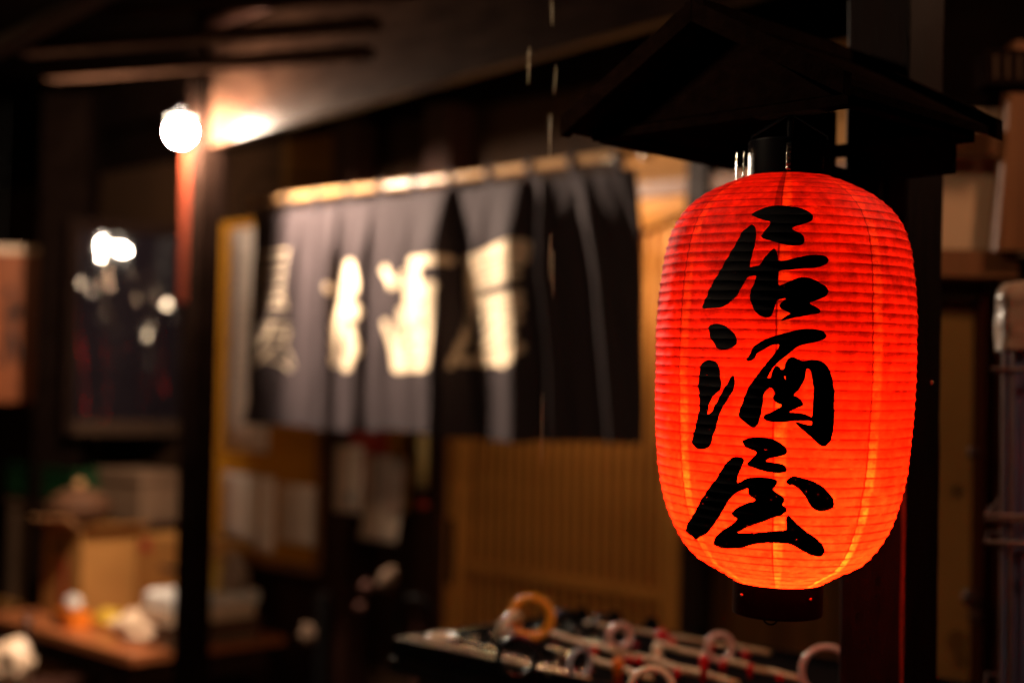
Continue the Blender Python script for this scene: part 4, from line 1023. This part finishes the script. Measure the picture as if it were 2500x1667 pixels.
# --- brush characters, traced as outlines on the paper
def cropmap(pts, ox, oy, sc): return [(ox + x / sc, oy + y / sc) for x, y in pts]
A_ = (1600, 400, 3.92); B_ = (1600, 760, 4.356); G_ = (1600, 1040, 4.356)
CH = [
 ('居', A_, [
  ([(910,487),(960,455),(1040,420),(1120,403),(1240,400),(1400,425),(1470,460),(1512,500),(1500,545),(1440,572),(1340,595),(1300,625),(1380,660),(1420,690),(1430,740),(1400,780),(1300,782),(1220,770),(1130,745),(1000,705),(1050,635),(1115,555),(1010,532)], []),
  ([(925,577),(890,600),(835,645),(800,705),(755,790),(700,885),(655,960),(605,1050),(550,1140),(510,1215),(480,1290),(445,1370),(455,1385),(540,1382),(630,1375),(690,1340),(770,1280),(820,1190),(860,1120),(885,1080),(970,1062),(950,1130),(920,1190),(900,1260),(910,1320),(950,1410),(1000,1455),(1080,1475),(1120,1440),(1145,1360),(1165,1300),(1260,1280),(1200,1330),(1185,1360),(1210,1395),(1300,1430),(1240,1465),(1190,1505),(1300,1480),(1440,1450),(1560,1435),(1583,1415),(1570,1385),(1460,1330),(1560,1300),(1640,1265),(1660,1220),(1640,1175),(1560,1130),(1480,1090),(1410,1083),(1350,1095),(1260,1135),(1175,1170),(1175,1080),(1180,1022),(1290,1015),(1420,1000),(1560,992),(1630,965),(1662,925),(1640,890),(1600,873),(1500,870),(1400,885),(1290,915),(1180,937),(1170,880),(1155,820),(1130,808),(1090,845),(1040,900),(1000,970),(945,980),(900,992),(905,950),(930,860),(955,760),(968,660),(955,605)], [])]),
 ('酒', B_, [
  ([(560,165),(590,138),(660,130),(730,148),(790,190),(850,250),(870,300),(865,350),(820,385),(750,412),(690,412),(650,385),(620,335),(575,270),(570,215)], []),
  ([(575,515),(530,525),(485,560),(470,640),(455,760),(455,820),(468,960),(465,1040),(445,1120),(432,1180),(415,1260),(385,1350),(390,1410),(430,1455),(490,1470),(560,1450),(590,1410),(610,1330),(640,1250),(665,1150),(690,1070),(740,980),(800,890),(840,820),(848,760),(838,680),(820,680),(790,730),(735,820),(690,900),(640,990),(600,1065),(555,1100),(548,1080),(565,1000),(600,915),(660,860),(700,820),(705,760),(690,710),(688,620),(665,560),(625,525)], []),
  ([(965,515),(1000,470),(1030,400),(1045,370),(1140,310),(1260,260),(1400,225),(1560,185),(1680,185),(1780,205),(1825,260),(1800,295),(1700,330),(1580,350),(1490,385),(1420,450),(1340,510),(1280,560),(1230,630),(1185,710),(1225,710),(1240,640),(1285,572),(1325,595),(1335,625),(1370,615),(1385,545),(1420,495),(1460,482),(1510,505),(1570,535),(1650,512),(1740,520),(1800,550),(1840,600),(1870,670),(1890,760),(1908,860),(1900,960),(1905,1100),(1895,1200),(1885,1300),(1860,1380),(1800,1440),(1740,1420),(1680,1360),(1600,1290),(1510,1210),(1485,1176),(1520,1178),(1600,1203),(1665,1214),(1667,1158),(1500,1161),(1340,1178),(1200,1172),(1145,1130),(1165,1095),(1230,1075),(1360,1000),(1270,960),(1245,910),(1280,872),(1225,800),(1170,850),(1145,900),(1148,960),(1125,1090),(1095,1190),(1065,1232),(1030,1235),(960,1190),(900,1130),(880,1095),(920,990),(960,880),(1000,790),(1060,710),(1120,630),(1190,540),(1250,470),(1300,400),(1325,350),(1250,352),(1160,400),(1075,445),(1060,490),(1030,520),(985,528)],
   [[(1620,605),(1655,630),(1670,720),(1685,830),(1678,980),(1666,1132),(1620,1100),(1520,1078),(1410,1072),(1500,1030),(1585,995),(1530,920),(1465,890),(1520,840),(1570,760),(1600,680),(1602,620)], [(1370,688),(1386,690),(1389,730),(1376,712)]])]),
 ('屋', G_, [
  ([(918,155),(980,128),(1080,115),(1180,122),(1260,140),(1330,180),(1390,225),(1405,270),(1385,300),(1320,322),(1220,335),(1165,372),(1240,388),(1340,400),(1385,425),(1400,465),(1385,492),(1300,500),(1200,490),(1100,462),(960,408),(1010,360),(1055,320),(1080,272),(1010,245),(950,215)], []),
  ([(1383,595),(1420,555),(1470,527),(1560,550),(1680,585),(1780,640),(1850,710),(1890,765),(1910,830),(1880,880),(1820,902),(1740,905),(1680,880),(1640,830),(1600,750),(1550,690),(1500,645),(1450,620),(1430,630)], []),
  ([(880,325),(820,328),(760,385),(700,470),(640,570),(585,630),(535,715),(480,790),(440,870),(400,950),(355,1010),(320,1105),(340,1140),(400,1175),(430,1215),(460,1185),(540,1150),(600,1080),(650,1010),(700,930),(750,840),(800,760),(870,700),(985,655),(985,715),(1010,745),(1075,790),(960,820),(860,870),(808,925),(825,955),(875,985),(830,1030),(760,1080),(700,1115),(650,1165),(615,1220),(620,1265),(700,1300),(800,1302),(930,1290),(1040,1255),(1150,1240),(1300,1238),(1440,1250),(1540,1310),(1650,1370),(1750,1392),(1780,1370),(1803,1320),(1780,1260),(1720,1195),(1620,1130),(1540,1065),(1470,1000),(1412,940),(1388,985),(1395,1050),(1400,1105),(1250,1115),(1100,1130),(850,1140),(960,1080),(1080,1035),(1180,1005),(1250,970),(1340,950),(1395,910),(1395,870),(1345,838),(1375,800),(1365,755),(1300,715),(1235,675),(1290,620),(1300,580),(1220,550),(1120,543),(1000,545),(940,570),(865,612),(880,520),(920,430),(945,370),(930,335)], [])]),
]
def hit(x, y):
    """where the stroke outline seen at x, y lies on the paper: (angle, height)"""
    d = ray(x, y).normalized(); k = 1.15
    for _ in range(90):
        p = EYE + d * k - LB; t = p.dot(AX) / HL; q = p - AX * (t * HL)
        e = q.length - prof_r(t)
        if abs(e) < 1e-6: break
        k += max(-.02, min(.02, e * .6)) if True else 0
    return math.atan2(q.dot(SD), q.dot(toCam)), t
rq = random.Random(5)
def roughen(p, sc):
    out = []
    for i in range(len(p)):
        a, b = p[i], p[(i + 1) % len(p)]; L_ = math.hypot(b[0] - a[0], b[1] - a[1]); n = max(1, int(L_ / 4.5))
        for j in range(n):
            u = j / n; am = 0 if j == 0 else .55
            out.append((a[0] + (b[0] - a[0]) * u + rq.uniform(-am, am), a[1] + (b[1] - a[1]) * u + rq.uniform(-am, am)))
    return out
for ch, mp_, polys in CH:
    bm = bmesh.new()
    for outer, holes in polys:
        loops = [outer] + holes; rings = []
        for lp_ in loops:
            q = roughen(chaikin(cropmap(lp_, *mp_), 1), 1)
            rings.append([Vector((*hit(x, y), 0)) for x, y in q])
        sc_ = Vector((1, 3.2, 1))
        tris = tessellate_polygon([[Vector((v.x, v.y * 3.2, 0)) for v in r] for r in rings])
        allv = [v for r in rings for v in r]
        bv = [bm.verts.new((v.x, rib_of_t(v.y), 0)) for v in allv]
        for t in tris:
            try: bm.faces.new([bv[i] for i in t])
            except ValueError: pass
    # slice so that the ink follows every hoop and the curve of the paper
    ys = [v.co.y for v in bm.verts]; xs = [v.co.x for v in bm.verts]
    y = math.floor(min(ys))
    while y < max(ys):
        for fy in (0, .12, .32, .5, .68, .88):
            bmesh.ops.bisect_plane(bm, geom=bm.verts[:] + bm.edges[:] + bm.faces[:], dist=1e-6, plane_co=(0, y + fy, 0), plane_no=(0, 1, 0))
        y += 1
    x = min(xs)
    while x < max(xs):
        bmesh.ops.bisect_plane(bm, geom=bm.verts[:] + bm.edges[:] + bm.faces[:], dist=1e-6, plane_co=(x, 0, 0), plane_no=(1, 0, 0)); x += .045
    bmesh.ops.triangulate(bm, faces=bm.faces[:])
    mb = MB(); idx = {}
    for i, v in enumerate(bm.verts): idx[v] = i; mb.v.append(lan(v.co.x, t_of_rib(v.co.y), .0007))
    for f in bm.faces: mb.f.append(tuple(idx[v] for v in f.verts))
    bm.free()
    o = obj('brush_character', mb, 'brush_ink_worn' if ch == '屋' else 'brush_ink', lantern, smooth=True)
    o['label'] = {'居': 'top black brush character', '酒': 'middle black brush character', '屋': 'bottom black brush character'}[ch]

# caps
def ax(h, r_=0, th=0): return LB + AX * h + (toCam * math.cos(th) + SD * math.sin(th)) * r_
rc = 109 / FPX * 1.40
obj('bottom_ring', MB().lathe(ax(-.0305), AX, [(0, rc * .985), (.0012, rc), (.029, rc), (.0315, rc * .99), (.0315, rc * .93), (.001, rc * .93)], 96, cap=False), 'cap_black', lantern, smooth=False)
obj('bottom_plate', MB().lathe(ax(-.0295), AX, [(0, rc * .929), (.003, rc * .929)], 64), 'black_matt', lantern)
for th in (math.radians(-50), math.radians(45), math.radians(150), math.radians(-140)):
    obj('rivet', MB().sphere(ax(-.010, rc + .0002, th), .0017, 10), 'rivet_brass', lantern, smooth=True)
obj('bottom_hook', MB().tube([ax(-.030) + toCam * .02 + SD * (math.cos(a) * .0075 - .006) + AX * (math.sin(a) * .0085) for a in [math.pi + math.pi * i / 16 for i in range(17)]], .0009, 8), 'black_gloss', lantern, smooth=True)
rt = 100 / FPX * 1.40
obj('top_ring', MB().lathe(ax(HL - .004), AX, [(0, rt * 1.0), (.0365, rt * 1.0), (.038, rt * .985), (.038, rt * .90), (0, rt * .90)], 96, cap=False), 'cap_black', lantern)
# crinkled clear tape strips standing up from the top ring
def strip(th, r_, wd_, h0, h1, seed):
    mb = MB(); K = 26
    for j in range(K + 1):
        t = j / K; h = h0 + (h1 - h0) * t
        for i in range(6):
            a = (i / 5 - .5) * wd_
            d = .0009 * noise.noise(Vector((seed, t * 16, i * .7))) + .0006 * noise.noise(Vector((seed + 5, t * 40, i * 1.3)))
            mb.v.append(ax(h, r_ + d - 8 * a * a, th) + (SD * math.cos(th) - toCam * math.sin(th)) * a)
    for j in range(K):
        for i in range(5): k = j * 6 + i; mb.f.append((k, k + 1, k + 7, k + 6))
    o = obj('foil_strip', mb, 'steel', lantern, smooth=True); o.modifiers.new('t', 'SOLIDIFY').thickness = .0003
for th, r_, wd_, h0, h1, seed in ((-72, rt * 1.33, .0042, HL - .010, HL + .022, 1), (-60, rt * 1.25, .0030, HL - .004, HL + .022, 4), (-1, rt * 1.03, .0046, HL + .002, HL + .028, 9)):
    strip(math.radians(th), r_, wd_, h0, h1, seed)
strip(math.radians(52), rt * 1.02, .0016, HL + .006, HL + .020, 14)
# bail wire and hook up to the roof rail
bail = [ax(HL + .012, rt * 1.01, math.radians(-90)), ax(HL + .04, rt * .9, math.radians(-90)), ax(HL + .062, 0), ax(HL + .04, rt * .9, math.radians(90)), ax(HL + .012, rt * 1.01, math.radians(90))]
obj('bail_wire', MB().tube(bail, .0013, 8), 'black_gloss', lantern)
obj('hanging_hook', MB().tube([ax(HL + .060), ax(HL + .075) + SD * .004, ax(HL + .088), ax(HL + .105)], .0022, 8), 'black_gloss', lantern)
# bulb, its holder and stem inside
lbp = ax(HL * .17) - toCam * .0
obj('inner_bulb', MB().sphere(lbp, .0202, 20), 'lantern_glow', lantern, smooth=True)
obj('bulb_holder', MB().lathe(lbp + AX * .022, AX, [(0, .012), (.03, .014)], 16), 'black_gloss', lantern)
obj('inner_cord', MB().tube([lbp + AX * .052, ax(HL + .06)], .003, 8), 'black_gloss', lantern)

# ================================================================== DRIPS FROM THE EAVE
def drip(label, pts, d=1.75, r=.00034):
    mb = MB(); q = []
    for (xa, ya), (xb, yb_) in zip(pts, pts[1:]):
        for i in range(8): q.append(P(xa + (xb - xa) * i / 8, ya + (yb_ - ya) * i / 8, d))
    rr = [r * (.35 + .65 * math.sin(math.pi * min(1, (i + .5) / len(q)))) for i in range(len(q))]
    mb.tube(q, rr, 6)
    return tagged('water_drip', mb, 'drip_water', label, 'water drip', 'thin water drips falling left of the lantern roof', smooth=True)
drip('water drip at the very top edge of the picture', [(1347, 0), (1348, 72)])
drip('faint water drip left of the others near the top', [(1292, 115), (1289, 218)])
drip('water drip just above the tip of the lantern roof', [(1358, 160), (1352, 240)])
drip('brightest water drip beside the tip of the lantern roof', [(1344, 280), (1341, 395)], r=.00042)
drip('water drip in front of the black curtain panel', [(1344, 570), (1340, 705)])
drip('faint water drip right in front of the black curtain panel', [(1350, 610), (1349, 745)])
drip('long faint drip crossing the curtain hem', [(1324, 960), (1322, 1165)], r=.0003)

# street lamp hung behind the viewer, out of view: it gives the glints on rings and the plaster its light
sp = Vector((-.35, 1.42, 2.05))
sl = thing('street_lamp', 'hanging street lamp with a dark shade in front of the stall', 'lamp', sp)
obj('lamp_bulb', MB().sphere(sp, .0435, 20), 'street_glow', sl, smooth=True)
obj('lamp_shade', MB().lathe(sp + Vector((0, 0, .02)), (0, 0, 1), [(0, .15), (.06, .06), (.10, .025), (.102, .02), (.06, .055), (.002, .146)], 32, cap=False), 'black_gloss', sl)
obj('lamp_cord', MB().tube([sp + Vector((0, 0, .10)), sp + Vector((0, 0, 1.5))], .005, 8), 'black_gloss', sl)

# second bulb of the front, beyond the left edge of the view, over the table
vp = F(-5.0, 1.35, 2.45)
vl = thing('table_lamp_bulb', 'bare warm bulb hanging over the wooden table at the far left', 'light bulb', vp)
obj('glass_globe', MB().sphere(vp, .029, 20), 'side_glow', vl, smooth=True)
obj('socket', MB().lathe(vp + Vector((0, 0, .029)), (0, 0, 1), [(0, .016), (.05, .018)], 16), 'black_gloss', vl)
obj('cord', MB().tube([vp + Vector((0, 0, .075)), vp + Vector((0, 0, .4))], .003, 8), 'black_gloss', vl)

# unseen lamp added beyond the right edge to light plaster and bin
rp = Vector((.80, 1.55, 2.15))
rl = thing('right_fill_lamp', 'small warm fill lamp added beyond the right edge near the bin', 'lamp', rp)
obj('lamp_glass', MB().sphere(rp, .03, 20), 'right_fill_glow', rl, smooth=True)
obj('socket', MB().lathe(rp + Vector((0, 0, .029)), (0, 0, 1), [(0, .016), (.05, .018)], 16), 'black_gloss', rl)
obj('lamp_cord', MB().tube([rp + Vector((0, 0, .075)), rp + Vector((0, 0, 1.0))], .003, 8), 'black_gloss', rl)
